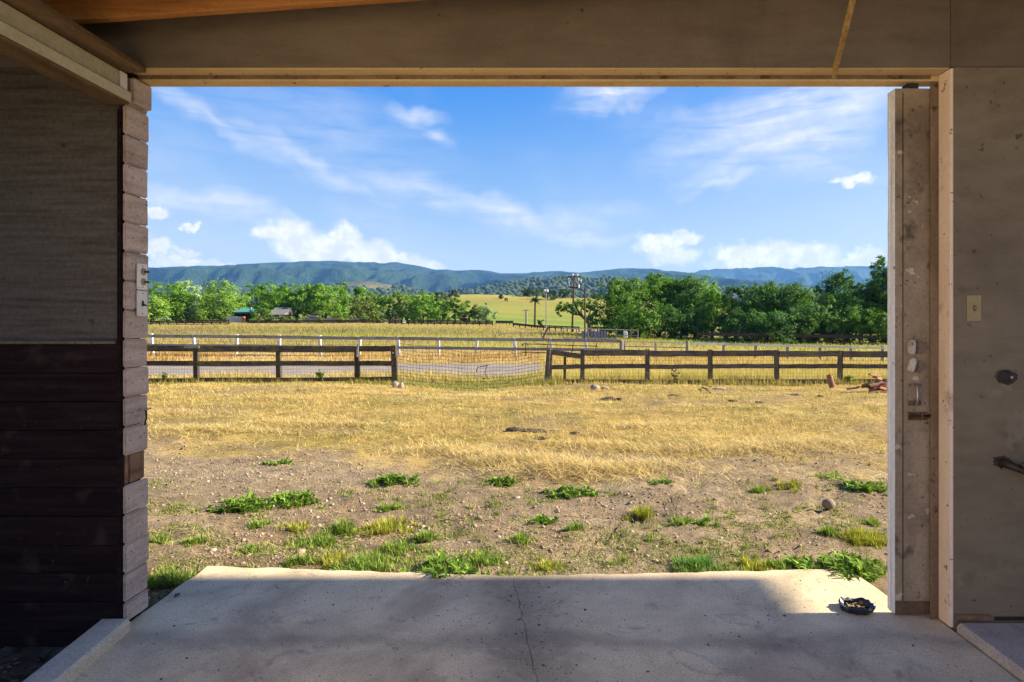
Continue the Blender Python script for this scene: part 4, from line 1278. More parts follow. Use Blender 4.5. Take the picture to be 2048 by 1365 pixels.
left_sky = [(-900, 560), (-300, 545), (100, 548), (295, 540), (330, 537), (400, 532), (440, 531), (500, 529), (560, 526), (600, 523), (650, 522), (700, 524), (760, 526), (800, 525), (830, 531), (870, 539), (920, 541), (960, 541),
            (1000, 546), (1040, 547), (1080, 543), (1120, 544), (1160, 545), (1200, 541), (1240, 538), (1290, 538), (1320, 540), (1360, 547), (1380, 553), (1420, 570), (1500, 600), (1700, 630), (2600, 640)]
right_sky = [(700, 640), (1000, 600), (1200, 570), (1330, 556), (1372, 549), (1400, 541), (1430, 538), (1480, 537), (1530, 534), (1560, 535), (1575, 540), (1600, 536), (1640, 534), (1740, 533), (1900, 536), (2200, 530), (2900, 545)]
ridge_range('mountain_range', left_sky, 5200, 3000, -7800, 5200, 680, 130, 520, 3, 'long forested blue-green mountain ridge behind the valley', tan=0)
ridge_range('mountain_range', right_sky, 7800, 3400, -2200, 9500, 460, 100, 640, 23, 'farther bluer mountain ridge rising behind the dark trees', base=6)

# nearer wooded hills
mid_sky = [(-1200, 600), (-200, 590), (200, 588), (500, 580), (640, 570), (700, 561), (740, 559), (790, 566), (830, 577), (880, 586), (930, 578), (970, 571), (1010, 566), (1060, 558), (1100, 552), (1140, 550), (1175, 556), (1215, 552),
           (1260, 556), (1330, 564), (1450, 575), (1600, 585), (1900, 590), (2800, 600)]
HYR, HD = 1900.0, 900.0
sX = (np.array([p[0] for p in mid_sky], float) - 1100) / FPX * HYR
sZ = EYE - (np.array([p[1] for p in mid_sky], float) - 650) / FPX * HYR - 7
def hill_z(X, U):
    H = np.interp(X, sX, sZ) + (fbm(X / 70, X * 0, 3, 61) - .5) * 9
    cut = np.clip(4 * U * (1 - U), 0, 1)
    r = 1 - np.abs(2 * fbm(X / 170 + U, U * 1.4, 3, 63) - 1)
    return 8 + (H - 8) * (np.clip(U, 0, 1) ** 1.2 * (1 - .30 * cut * (1 - r))) * np.where(U > 1, 1 - (U - 1) * 1.3, 1)
X, U = np.meshgrid(np.linspace(-3000, 3000, 420), np.linspace(0, 1.5, 70))
n1 = fbm(X / 60, U * HD / 60, 3, 65).ravel()[:, None]
bare = ((X > -640) & (X < -490) & (U > .88)).ravel()[:, None] * sstep(.42, .55, fbm(X / 90, U * 7, 3, 66)).ravel()[:, None]
c = np.array([[.045, .055, .025]]) * (1 - n1) + np.array([[.16, .15, .07]]) * n1
c = c * (1 - bare) + np.array([[.17, .16, .075]]) * bare
wh = obj('wooded_hills', grid_mesh('wooded_hills', X, HYR - HD * (1 - U), hill_z(X, U), c, M['mountain']))
tag(wh, 'lower wooded hills with one bald tan top, before the blue ridge', 'hills', kind='structure')
# their oaks: past counting, one mass
ico = bmesh.new()
bmesh.ops.create_icosphere(ico, subdivisions=1, radius=1)
IV = np.array([v.co[:] for v in ico.verts])
IF = np.array([[v.index for v in f.verts] for f in ico.faces])
ico.free()
def blobs(P_, S, col, jit=.25, seed=1):
    """many small lumps as one mesh"""
    r_ = np.random.default_rng(seed)
    n_ = len(P_)
    V = IV[None] * S[:, None, :] * (1 + r_.uniform(-jit, jit, (n_, len(IV), 1)))
    a = r_.uniform(0, 6.28, n_)
    ca, sa = np.cos(a)[:, None], np.sin(a)[:, None]
    V = np.stack([V[..., 0] * ca - V[..., 1] * sa, V[..., 0] * sa + V[..., 1] * ca, V[..., 2]], -1) + P_[:, None, :]
    F = (IF[None] + (np.arange(n_) * len(IV))[:, None, None]).reshape(-1, 3)
    return V.reshape(-1, 3), F, np.repeat(col, len(IV), 0)
NW = 10500
wx, wu = rng.uniform(-1250, 1250, NW), rng.uniform(0, 1.02, NW) ** .8
keep = (fbm(wx / 60, wu * 15, 3, 67) > .34) & ~((wx > -640) & (wx < -490) & (wu > .88) & (fbm(wx / 90, wu * 7, 3, 66) > .45))
wx, wu = wx[keep], wu[keep]
sz_ = rng.uniform(3.5, 9.5, len(wx))
Pw = np.stack([wx, HYR - HD * (1 - wu), hill_z(wx, wu) + sz_ * .35], 1)
cw = np.array([[.028, .045, .016]]) + rng.uniform(0, 1, (len(wx), 1)) * np.array([[.045, .055, .022]])
v, f, c = blobs(Pw, np.stack([sz_, sz_, sz_ * rng.uniform(.7, 1.0, len(wx))], 1), cw)
tag(obj('woods', mesh_np('woods', v, [f], M['woods'], c, False)), 'dense oak woods over the lower hills', 'woods', kind='stuff')


# ------------------------------------------------------------------ trees
def leaves_mesh(name, C, N, S, col, mat, ratio=.62):
    """diamond leaves, one quad each, folded out of plane"""
    n_ = len(C)
    N = N / np.maximum(np.linalg.norm(N, axis=1, keepdims=True), 1e-6)
    T = np.cross(N, rng.normal(size=(n_, 3)))
    T /= np.maximum(np.linalg.norm(T, axis=1, keepdims=True), 1e-6)
    B = np.cross(N, T)
    s = S[:, None]
    V = np.stack([C - T * s, C + B * s * ratio + N * s * .18, C + T * s, C - B * s * ratio + N * s * .18], 1).reshape(-1, 3)
    F = np.arange(n_ * 4).reshape(n_, 4)
    return mesh_np(name, V, [F], mat, np.repeat(col, 4, 0))


def crown_points(lobes, n, clump=.2, up=.15, fill=.32):
    """leaf places: clumps spread over the lobes of a crown, some inside"""
    lob = np.array(lobes)               # cx cy cz rx ry rz
    area = (lob[:, 3] * lob[:, 5]) + (lob[:, 4] * lob[:, 5]) + lob[:, 3] * lob[:, 4]
    w_ = area / area.sum()
    ncl = max(24, n // 55)
    li = rng.choice(len(lob), ncl, p=w_)
    d = rng.normal(size=(ncl, 3))
    d[:, 2] += up
    d /= np.linalg.norm(d, axis=1, keepdims=True)
    rad = np.where(rng.uniform(size=ncl) < fill, rng.uniform(.3, .85, ncl), rng.uniform(.86, 1.05, ncl))
    cc = lob[li, :3] + d * lob[li, 3:] * rad[:, None]
    csz = lob[li, 3:].mean(1) * clump * rng.uniform(.6, 1.35, ncl)
    k = rng.integers(0, ncl, n)
    g = rng.normal(size=(n, 3)) * .62
    P_ = cc[k] + g * csz[k][:, None] * np.array([1.1, 1.1, .8])
    Nn = d[k] * .7 + g * .5 + rng.normal(size=(n, 3)) * .45 + np.array([0, 0, .25])
    return P_, Nn, k, ncl


def limb_path(a, b, sag=.12, n=4):
    a, b = Vector(a), Vector(b)
    L_ = (b - a).length
    pts = []
    for i in range(n + 1):
        t = i / n
        p = a.lerp(b, t)
        p += Vector((rng.uniform(-1, 1), rng.uniform(-1, 1), 0)) * L_ * .05 * (1 if 0 < i < n else 0)
        p.z -= sag * L_ * math.sin(math.pi * t) * .5
        pts.append(p)
    return pts


def tree(name, label, cat, x, yb, yt, wpx, Y, cols, group=None, lobes=None, nleaf=None, trunk_to=.35, mat='leaf', leafpx=3.0, depth=.8, shape='round', seed=0, clump=.22, gap=0):
    """a tree seen at photo column x with foot yb, top yt and crown width wpx, standing Y metres away"""
    s = px(Y)
    foot = at(x, yb, Y)
    zg = gzf(foot.x, Y)
    if abs(zg - foot.z) < .9 + Y * .006:
        foot.z = min(foot.z, zg + .05)
    H = at(x, yt, Y).z - foot.z
    W_ = wpx * s * (1.22 if lobes is None and shape != 'shrub' and wpx > 30 else 1.05)
    rr_ = np.random.default_rng(seed + int(x * 7) + int(yt))
    root = empty(name, foot, label, cat, group)
    lo = []
    if lobes is None:
        if shape == 'round':
            b0 = H * .10
            lo.append((0, 0, (b0 + H) / 2, W_ * .42, W_ * .42 * depth, (H - b0) * .47))
            lo.append((0, 0, H * .34, W_ * .42, W_ * .42 * depth, H * .30))
            nl = 14 if W_ > 4 else 7
            for i in range(nl):
                a = 2 * math.pi * i / nl + rr_.uniform(-.4, .4)
                rr2 = rr_.uniform(.24, .40) * W_
                zc = b0 + (H - b0) * rr_.uniform(.10, .80)
                rs = rr_.uniform(.15, .24) * W_
                lo.append((math.cos(a) * min(rr2, W_ * .5 - rs * .8), math.sin(a) * rr2 * depth, zc, rs, rs * depth, rs * rr_.uniform(.75, 1.1)))
            for i in range(4):
                rs = rr_.uniform(.12, .2) * W_
                lo.append((rr_.uniform(-.2, .2) * W_, rr_.uniform(-.15, .15) * W_, H - rs * rr_.uniform(.8, 1.5), rs, rs, rs))
        elif shape == 'tall':
            b0 = H * .08
            for i in range(11):
                t = (i + .5) / 11
                rs = W_ * (.22 + .28 * math.sin(math.pi * min(1, (1 - t) * .62 + .12))) * rr_.uniform(.65, 1.05) * .85
                lo.append((rr_.uniform(-.2, .2) * W_ * (1 - t), rr_.uniform(-.2, .2) * W_ * (1 - t), b0 + (H - b0) * t, rs, rs * depth, rs * 1.15))
        elif shape == 'shrub':
            for i in range(9):
                rs = W_ * rr_.uniform(.16, .28)
                xx = rr_.uniform(-.5, .5) * (W_ - 2 * rs)
                zc = rr_.uniform(.25, .8) * H * (1 - .5 * abs(xx) / W_)
                lo.append((xx, rr_.uniform(-.25, .25) * W_ * depth, zc, rs, rs * depth, min(rs, H * .35)))
    else:
        lo = [tuple(v_ * s for v_ in l) for l in lobes]
    if lobes is None:            # fit the lobes to the height and width seen
        tz_ = max(l[2] + l[5] for l in lo)
        wx_ = max(abs(l[0]) + l[3] for l in lo)
        kz, kx = H / tz_, W_ * .5 / wx_
        lo = [(l[0] * kx, l[1] * kx, l[2] * kz, l[3] * kx, l[4] * kx, l[5] * kz) for l in lo]
    n_ = nleaf or int(min(24000, max(700, wpx * (yb - yt) * 1.5)))
    P_, Nn, k, ncl = crown_points(lo, n_, clump)
    P_[:, 2] = np.maximum(P_[:, 2], .15 + .1 * rng.uniform(size=n_))
    c0, c1 = np.array(cols[0]), np.array(cols[1])
    tcl = rng.uniform(0, 1, ncl)[k][:, None] * .65 + rng.uniform(0, 1, (n_, 1)) * .35
    col = (c0 * (1 - tcl) + c1 * tcl) * rng.uniform(.85, 1.15, (n_, 1))
    S = leafpx * s * .54 * rng.uniform(.65, 1.4, n_)
    obj('crown', leaves_mesh('crown', P_, Nn, S, col, M[mat]), None, root)
    # trunk and limbs
    mb = MB()
    tz = H * .55
    r0 = max(min(.12, H * .04), H * .028)
    mb.tube([(0, 0, -.5), (W_ * .01, 0, H * .2), (-W_ * .01, 0, tz)], [r0 * 1.25, r0, r0 * .55], 8)
    order = sorted(lo, key=lambda l: -l[3])[:7]
    for l in order:
        z0 = min(l[2] * .6, tz)
        mb.tube(limb_path((0, 0, z0), (l[0] * .85, l[1] * .85, l[2] + l[5] * .3)), [r0 * .5, r0 * .42, r0 * .34, r0 * .25, r0 * .12], 5)
    mb.build('trunk', M['bark'], root)
    return root


G_BRIGHT = ((0.096, 0.211, 0.021), (0.231, 0.414, 0.041))
G_LIGHT = ((0.142, 0.261, 0.030), (0.297, 0.455, 0.064))
G_MID = ((0.073, 0.166, 0.020), (0.181, 0.323, 0.038))
G_DARK = ((0.048, 0.121, 0.023), (0.134, 0.259, 0.038))
G_DEEP = ((0.036, 0.103, 0.025), (0.110, 0.225, 0.040))
G_OLIVE = ((0.117, 0.166, 0.035), (0.245, 0.293, 0.065))
G_SILVER = ((0.154, 0.244, 0.094), (0.362, 0.489, 0.217))
G_PALE = ((0.200, 0.313, 0.109), (0.616, 0.744, 0.392))
G_OAK = ((0.033, 0.069, 0.017), (0.100, 0.140, 0.032))
G_PURPLE = ((0.054, 0.019, 0.020), (0.136, 0.049, 0.043))

T = tree
LG, RG = 'trees across the pasture', 'trees along the right of the pasture'
T('willow_tree', 'pale yellow-green tree close against the board jamb', 'tree', 302, 650, 588, 66, 118, G_LIGHT, LG)
T('broadleaf_tree', 'tall bright green tree beside the pale silvery one', 'tree', 342, 650, 562, 78, 126, G_BRIGHT, LG)
T('silver_tree', 'pale silvery green tree with whitish top shoots', 'tree', 374, 650, 558, 50, 130, G_PALE, LG, shape='tall')
T('broadleaf_tree', 'low dark green tree tucked behind the silvery tree', 'tree', 405, 650, 590, 46, 138, G_MID, LG)
T('poplar_tree', 'light green loose-topped tree just before the teal-roofed shed', 'tree', 443, 650, 562, 84, 128, G_LIGHT, LG, shape='tall')
T('broadleaf_tree', 'small yellow-green tree rising behind the teal roof', 'tree', 482, 648, 600, 44, 140, G_BRIGHT, LG)
T('broadleaf_tree', 'broad dense green tree standing behind and above the teal-roofed shed', 'tree', 531, 648, 567, 76, 136, G_BRIGHT, LG)
T('broadleaf_tree', 'dark green tree overlapping the end of the teal roof', 'tree', 522, 649, 603, 44, 119, G_MID, LG)
T('broadleaf_tree', 'wide bright green tree over the grey-roofed house', 'tree', 594, 648, 565, 84, 133, G_BRIGHT, LG)
T('broadleaf_tree', 'wide bright green tree over the tiny dark outbuilding', 'tree', 650, 648, 567, 88, 133, G_BRIGHT, LG)
T('poplar_tree', 'narrow pale poplar top behind the wide bright trees', 'tree', 689, 648, 562, 26, 150, G_LIGHT, LG, shape='tall')
T('poplar_tree', 'pointed bright green poplar above the olive-brown tree', 'tree', 718, 648, 565, 34, 146, G_BRIGHT, LG, shape='tall')
T('broadleaf_tree', 'shaded green tree between the wide bright tree and the olive-brown one', 'tree', 693, 648, 590, 44, 138, G_MID, LG)
T('olive_tree', 'round olive-brown tree among the green ones', 'tree', 730, 648, 591, 54, 126, G_OLIVE, LG)
T('broadleaf_tree', 'green tree between the olive-brown tree and the white house', 'tree', 760, 648, 586, 46, 140, G_MID, LG)
T('broadleaf_tree', 'dark green tree over the low white house', 'tree', 802, 648, 584, 54, 136, G_MID, LG)
T('broadleaf_tree', 'green tree with yellowish lit side beyond the white house', 'tree', 846, 648, 585, 66, 130, G_BRIGHT, LG)
T('round_bush', 'small ball-shaped bright green bush', 'bush', 885, 648, 616, 28, 118, G_MID, LG, shape='shrub')
T('broadleaf_tree', 'green tree above the ball-shaped bush, at the foot of the hill', 'tree', 910, 648, 595, 54, 132, G_MID, LG)
T('purple_bush', 'dark purple-leaved bush between the green trees', 'bush', 932, 648, 626, 24, 122, G_PURPLE, LG, shape='shrub')
T('olive_bush', 'grey-olive bush beside the purple one', 'bush', 950, 648, 612, 48, 124, G_OLIVE, LG, shape='shrub')
T('silver_bush', 'silvery green bush ending the tree row before the open hill', 'bush', 972, 649, 606, 46, 122, G_SILVER, LG)
sh_lab = ['low dark shrub right beside the orange pillar', 'low yellowish shrub next to the one by the pillar', 'low green shrub before the grey-roofed house wall', 'spreading low shrub in front of the dark house', 'last shrub before the plank fence', 'leafy shrub over the middle of the plank fence', 'leafy shrub at the far end of the plank fence', 'small dark shrub below the olive-brown tree', 'yellowish bush at the pasture edge below the jamb-side trees', 'dry grey bush at the fence beside the pale silvery tree', 'low green bush at the fence before the shed', 'yellow-green bush before the white house']
for (x, yt, w_, c_), lb in zip(((507, 636, 20, G_MID), (527, 631, 40, G_OLIVE), (552, 629, 36, G_OLIVE), (578, 630, 44, G_OLIVE), (596, 634, 22, G_DARK), (640, 634, 24, G_OLIVE), (690, 631, 40, G_OLIVE), (727, 635, 16, G_DARK), (410, 638, 30, G_OLIVE), (333, 633, 26, G_SILVER), (432, 637, 28, G_OLIVE), (757, 635, 36, G_OLIVE)), sh_lab):
    T('shrub', lb, 'shrub', x, 650, yt, w_, 114, c_, 'shrubs along the pasture edge', shape='shrub')

# big dark green trees on the right
T('broadleaf_tree', 'broad green tree at the near end of the big leafy clump, by the mailboxes', 'tree', 1238, 672, 556, 104, 84, G_MID, RG, leafpx=3.4)
T('broadleaf_tree', 'tallest domed tree in the middle of the big leafy clump', 'tree', 1318, 672, 547, 116, 88, G_MID, RG, leafpx=3.4)
T('broadleaf_tree', 'domed green tree at the far shoulder of the big leafy clump', 'tree', 1390, 672, 551, 100, 86, G_MID, RG, leafpx=3.4)
T('broadleaf_tree', 'lower bright-sided tree closing the big leafy clump before the gap', 'tree', 1424, 672, 578, 66, 81, G_BRIGHT, RG, leafpx=3.4)
T('broadleaf_tree', 'low leafy tree in front, at the foot of the big clump', 'tree', 1280, 672, 602, 90, 78, G_MID, RG, leafpx=3.4)
T('broadleaf_tree', 'low spreading tree in front of the domed trees of the big clump', 'tree', 1362, 672, 608, 96, 79, G_DARK, RG, leafpx=3.4)
T('broadleaf_tree', 'dark tree beginning the second row just past the gap', 'tree', 1472, 676, 570, 66, 78, G_DEEP, RG, leafpx=3.4)
T('broadleaf_tree', 'wide dark tree in the second row, next to the gap-side one', 'tree', 1532, 676, 564, 92, 76, G_DARK, RG, leafpx=3.4)
T('broadleaf_tree', 'flat-topped dark tree in the middle of the second row', 'tree', 1590, 676, 566, 92, 75, G_DARK, RG, leafpx=3.4)
T('broadleaf_tree', 'low shaded tree in front of the second row', 'tree', 1560, 676, 612, 120, 70, G_DEEP, RG, leafpx=3.4)
T('broadleaf_tree', 'dark tree with a ragged raised top behind the second row', 'tree', 1668, 676, 543, 84, 84, G_DEEP, RG, leafpx=3.4)
T('broadleaf_tree', 'green bright-fronted tree toward the cream door end of the second row', 'tree', 1664, 678, 580, 96, 72, G_MID, RG, leafpx=3.4)
T('broadleaf_tree', 'dark rounded tree below the tallest tree by the door', 'tree', 1722, 678, 565, 84, 74, G_DARK, RG, leafpx=3.4)
T('broadleaf_tree', 'tallest upright tree rising beside the cream door edge', 'tree', 1766, 680, 510, 72, 72, G_DARK, RG, leafpx=3.4, shape='tall')
T('broadleaf_tree', 'leafy tree half hidden behind the cream door edge', 'tree', 1830, 680, 560, 90, 70, G_DARK, RG, leafpx=3.4)

T('broadleaf_tree', 'dark tree filling the middle of the second row from behind', 'tree', 1560, 676, 569, 110, 82, G_DARK, RG, leafpx=3.4)
T('broadleaf_tree', 'low shaded tree in front below the ragged raised top', 'tree', 1625, 677, 606, 100, 71, G_DARK, RG, leafpx=3.4)
T('broadleaf_tree', 'low shaded tree in front of the dark tree by the gap', 'tree', 1490, 676, 615, 80, 71, G_DEEP, RG, leafpx=3.4)
T('broadleaf_tree', 'low green tree in front, between the second row and the door edge', 'tree', 1740, 679, 612, 90, 69, G_MID, RG, leafpx=3.4)
T('broadleaf_tree', 'low green tree between the silvery tree and the loose-topped one', 'tree', 415, 650, 586, 60, 133, G_MID, LG)
T('broadleaf_tree', 'green tree filling in between the two wide bright trees', 'tree', 622, 648, 573, 62, 142, G_BRIGHT, LG)
T('broadleaf_tree', 'green tree behind and between the dense tree and the grey-roofed house', 'tree', 562, 648, 574, 60, 144, G_MID, LG)
T('broadleaf_tree', 'green tree behind the olive-brown tree, beside the poplar', 'tree', 742, 648, 582, 56, 148, G_BRIGHT, LG)
T('broadleaf_tree', 'green tree between the white house and the yellow-lit tree', 'tree', 826, 648, 592, 46, 138, G_MID, LG)
T('broadleaf_tree', 'green tree behind, just before the ball-shaped bush', 'tree', 874, 648, 597, 48, 140, G_DARK, LG)

# oaks on the hill
def on_hill(x, ypix):
    """first point of the terrain met along the line of sight through that pixel"""
    Ys = np.linspace(140, 331, 600)
    zs = gz((x - 1100) / FPX * Ys, Ys)
    ray = EYE - (ypix - 650) / FPX * Ys
    k_ = np.nonzero(zs >= ray)[0]
    return float(Ys[k_[0]]) if len(k_) else 326.0
HG = 'oaks on the grassy hill'
for (x, yb, yt, w_, nm, lb) in ((908, 598, 579, 24, 'oak_tree', 'lone round oak on the hill brow with a long shadow'), (1002, 598, 590, 8, 'small_oak', 'little dark oak bush right of the lone round oak'),
                               (1053, 593, 586, 11, 'small_oak', 'tiny dark oak peeping over the hill brow'), (1060, 594, 577, 26, 'oak_tree', 'dark oak on the hill brow behind the palm crown'),
                               (1095, 600, 579, 36, 'oak_tree', 'wide oak on the hill brow behind the slim pole'), (1131, 597, 577, 27, 'oak_tree', 'rounded oak on the hill brow before the utility pole'),
                               (1190, 602, 583, 34, 'oak_tree', 'hazy oak on the hill brow behind the bare pole'), (880, 602, 584, 34, 'oak_tree', 'dark oak at the hill edge above the round bush')):
    Yh_ = on_hill(x, yb)
    T(nm, lb, 'tree', x, yb, yt - 2, w_ * 1.25, Yh_, G_OAK, HG, nleaf=1500, leafpx=2.6, mat='leaf_dark')
for x, lb in ((1010.5, 'thin brown sapling on the hill, the first of the pair'), (1014.5, 'thin brown sapling on the hill, the second of the pair')):
    T('sapling', lb, 'sapling', x, 604, 596, 3.4, on_hill(x, 604), ((.10, .06, .03), (.16, .10, .05)), 'pair of saplings on the hill', nleaf=260, leafpx=1.4)
T('shrub', 'small dark bush at the foot of the palm', 'shrub', 1081, 655, 640, 14, 118, G_OAK, shape='shrub')

# leaning oak with a bent trunk beside the poles
foot = at(1179, 662, 95)
lo_ = empty('leaning_oak', foot, 'leaning oak with a bent bare trunk, between the bare pole and the big leafy clump', 'tree')
q = lambda x, y, d=0: at(x, y, 95) - foot + Vector((0, d, 0))
mb = MB()
mb.tube([q(1180, 668), q(1179, 655), q(1178, 648), q(1172, 640), q(1166, 634), q(1160, 630), q(1154, 618), q(1150, 612)], [.5, .36, .30, .28, .24, .2, .15, .08], 8)
mb.tube([q(1174, 641), q(1178, 633, .5), q(1182, 620, .8)], [.22, .17, .08], 6)
mb.tube([q(1160, 630), q(1148, 629, -.4), q(1136, 622, -.6), q(1126, 616)], [.18, .15, .1, .05], 6)
mb.tube([q(1166, 634), q(1162, 622, 1), q(1168, 610, 1.2)], [.18, .14, .06], 6)
mb.build('trunk', M['bark'], lo_)
lob = []
for x, y, rx, ry in ((1128, 612, 13, 7), (1120, 620, 9, 9), (1142, 616, 14, 9), (1150, 624, 12, 6), (1160, 607, 14, 6), (1172, 612, 13, 9), (1182, 622, 10, 9), (1188, 614, 10, 10), (1120, 630, 6, 4), (1176, 604, 10, 5), (1190, 632, 7, 6)):
    c0 = q(x, y)
    lob.append((c0.x, rng.uniform(-1, 1), c0.z, rx * px(95), rx * px(95) * .8, ry * px(95)))
P_, Nn, k, ncl = crown_points(lob, 5200, .26)
tcl = rng.uniform(0, 1, ncl)[k][:, None]
obj('crown', leaves_mesh('crown', P_, Nn, 2.8 * px(95) * .5 * rng.uniform(.7, 1.4, len(P_)), np.array(G_DARK[0]) * (1 - tcl) + np.array(G_MID[1]) * tcl, M['leaf']), None, lo_)

# palm
foot = at(1070, 652, 112)
pm = empty('palm_tree', foot, 'slender palm with drooping dark fronds in front of the hill', 'palm tree')
q = lambda x, y: at(x, y, 112) - foot
mb = MB()
mb.tube([q(1069.5, 656), q(1070, 630), q(1070.5, 603)], [.22, .18, .16], 8)
mb.build('trunk', M['bark'], pm)
top_ = q(1070.5, 602)
for i in range(26):
    a = rng.uniform(0, 6.28)
    e0 = rng.uniform(-.2, 1.35)
    L_ = rng.uniform(1.0, 1.5)
    pts = []
    for j in range(6):
        t = j / 5
        rr_ = L_ * t
        pts.append(top_ + Vector((math.cos(a) * rr_ * math.cos(e0) , math.sin(a) * rr_ * math.cos(e0), math.sin(e0) * rr_ - .55 * t * t)))
    v_, f_ = [], []
    for j, p in enumerate(pts):
        wd = .26 * math.sin(math.pi * (.12 + .86 * j / 5))
        sd = Vector((-math.sin(a), math.cos(a), 0)) * wd
        v_ += [p - sd - Vector((0, 0, wd * .5)), p, p + sd - Vector((0, 0, wd * .5))]
    for j in range(5):
        f_ += [(3 * j, 3 * j + 1, 3 * j + 4, 3 * j + 3), (3 * j + 1, 3 * j + 2, 3 * j + 5, 3 * j + 4)]
    v_ = np.array([tuple(p) for p in v_])
    tc_ = rng.uniform()
    obj('frond', mesh_np('frond', v_, [np.array(f_)], M['leaf_dark'], np.tile(np.array(G_OAK[0]) * (1 - tc_) + np.array(G_OLIVE[0]) * tc_, (len(v_), 1))), None, pm)

# ------------------------------------------------------------------ stones, tiles and odds and ends
def lump(name, c, r, mat, label=None, cat=None, group=None, seed=0, sub=2, jit=.18, rz=0.0):
    bm = bmesh.new()
    bmesh.ops.create_icosphere(bm, subdivisions=sub, radius=1)
    rs = random.Random(seed)
    ph = [rs.uniform(0, 6) for _ in range(9)]
    for v in bm.verts:
        p = v.co.copy()
        k_ = 1 + jit * (math.sin(2.1 * p.x + ph[0]) * math.sin(1.7 * p.y + ph[1]) + .6 * math.sin(3.7 * p.z + ph[2]) * math.sin(4.1 * p.x + ph[3]) + .35 * math.sin(7 * p.y + ph[4] + 5 * p.z))
        v.co = Vector((p.x * r[0], p.y * r[1], p.z * r[2])) * k_
    for f_ in bm.faces:
        f_.smooth = True
    me = bpy.data.meshes.new(name)
    bm.to_mesh(me)
    bm.free()
    me.materials.append(mat)
    o = obj(name, me, None, None, c, (0, 0, rz))
    return tag(o, label, cat, group)


def ong(x, y, sink=0.0):
    """ground point seen at photo pixel (x, y) in the near yard"""
    Ys = np.linspace(3.0, 40, 4000)
    zs = gz((x - 1100) / FPX * Ys, Ys)
    ray = EYE - (y - 650) / FPX * Ys
    k_ = np.nonzero(zs >= ray)[0]
    Y = float(Ys[k_[0]])
    return Vector(((x - 1100) / FPX * Y, Y, gzf((x - 1100) / FPX * Y, Y) - sink))


p = ong(1657, 1018)
lump('stone', p + Vector((0, 0, .035)), (.048, .042, .042), M['rock'], 'smooth round tan stone lying on the gravel', 'stone', seed=3, jit=.08)
p = ong(792, 776)
lump('stone', p + Vector((0, -.05, .05)), (.09, .07, .12), M['rock'], 'pale upright stone against the foot of the dark end post', 'stone', seed=4)
p = ong(800, 777)
lump('stone', p + Vector((.05, -.08, .05)), (.06, .06, .10), M['rock'], 'smaller pale stone beside the one at the end post', 'stone', seed=5)
p = ong(1190, 780)
st = lump('stone', p + Vector((0, 0, .04)), (.11, .08, .07), M['rock'], 'pale broken block in the straw near the right-hand fence', 'stone', seed=6, jit=.28)
p = ong(1206, 779)
lump('stone', p + Vector((.05, 0, .02)), (.09, .06, .045), M['rock'], 'low pale stone just beside the broken block', 'stone', seed=8, jit=.25)
p = ong(1440, 779)
lump('stone', p + Vector((0, 0, .01)), (.17, .08, .04), M['rock'], 'flat pale stone in the straw below the fence post', 'stone', seed=9)
for (x, y, w_, sd, lb) in ((1348, 793, .13, 1, 'flat dark clod in the straw left of the stick'), (1420, 775, .09, 2, 'dark clod beside the flat pale stone'), (1590, 791, .10, 3, 'dark clod below the leaning clay tile'), (1642, 794, .08, 4, 'small dark clod nearest the clay tile heap'),
                           (1212, 800, .16, 5, 'long dark clod in front of the broken block'), (1240, 800, .09, 6, 'small dark clod beside the long one'),
                           (1028, 862, .12, 7, 'first dark clod of the row in the mown straw'), (1055, 864, .10, 8, 'second dark clod of the row in the mown straw'), (1078, 864, .10, 9, 'third dark clod of the row in the mown straw'), (1103, 866, .09, 10, 'last dark clod of the row in the mown straw'),
                           (1150, 868, .07, 11, 'lone dark clod beyond the row in the mown straw'), (1080, 879, .09, 12, 'low dark clod in front of the row'), (1465, 803, .10, 13, 'dark crumbly clod right below the stick'), (1520, 806, .08, 14, 'dark crumbly clod between the stick and the clay tile')):
    p = ong(x, y)
    lump('dirt_clod', p + Vector((0, 0, .008)), (w_, w_ * .6, w_ * .28), M['clod'], lb, 'dirt clod', 'dark clods in the straw', seed=sd, jit=.3)
a, b = ong(1404, 778), ong(1421, 788)
tag(MB().tube([a + Vector((0, 0, .04)), (a + b) / 2 + Vector((0, 0, .05)), b + Vector((0, 0, .015))], [.016, .018, .013], 7).build('stick', M['clod']), 'short dark stick lying in the straw near the fence', 'stick')
a, b = ong(1512, 904), ong(1524, 893)
tag(MB().tube([a + Vector((0, 0, .02)), b + Vector((0, 0, .05))], [.010, .006], 6).build('straw_stalk', M['stick']), 'single thick pale stalk lying on the mown straw', 'stalk')


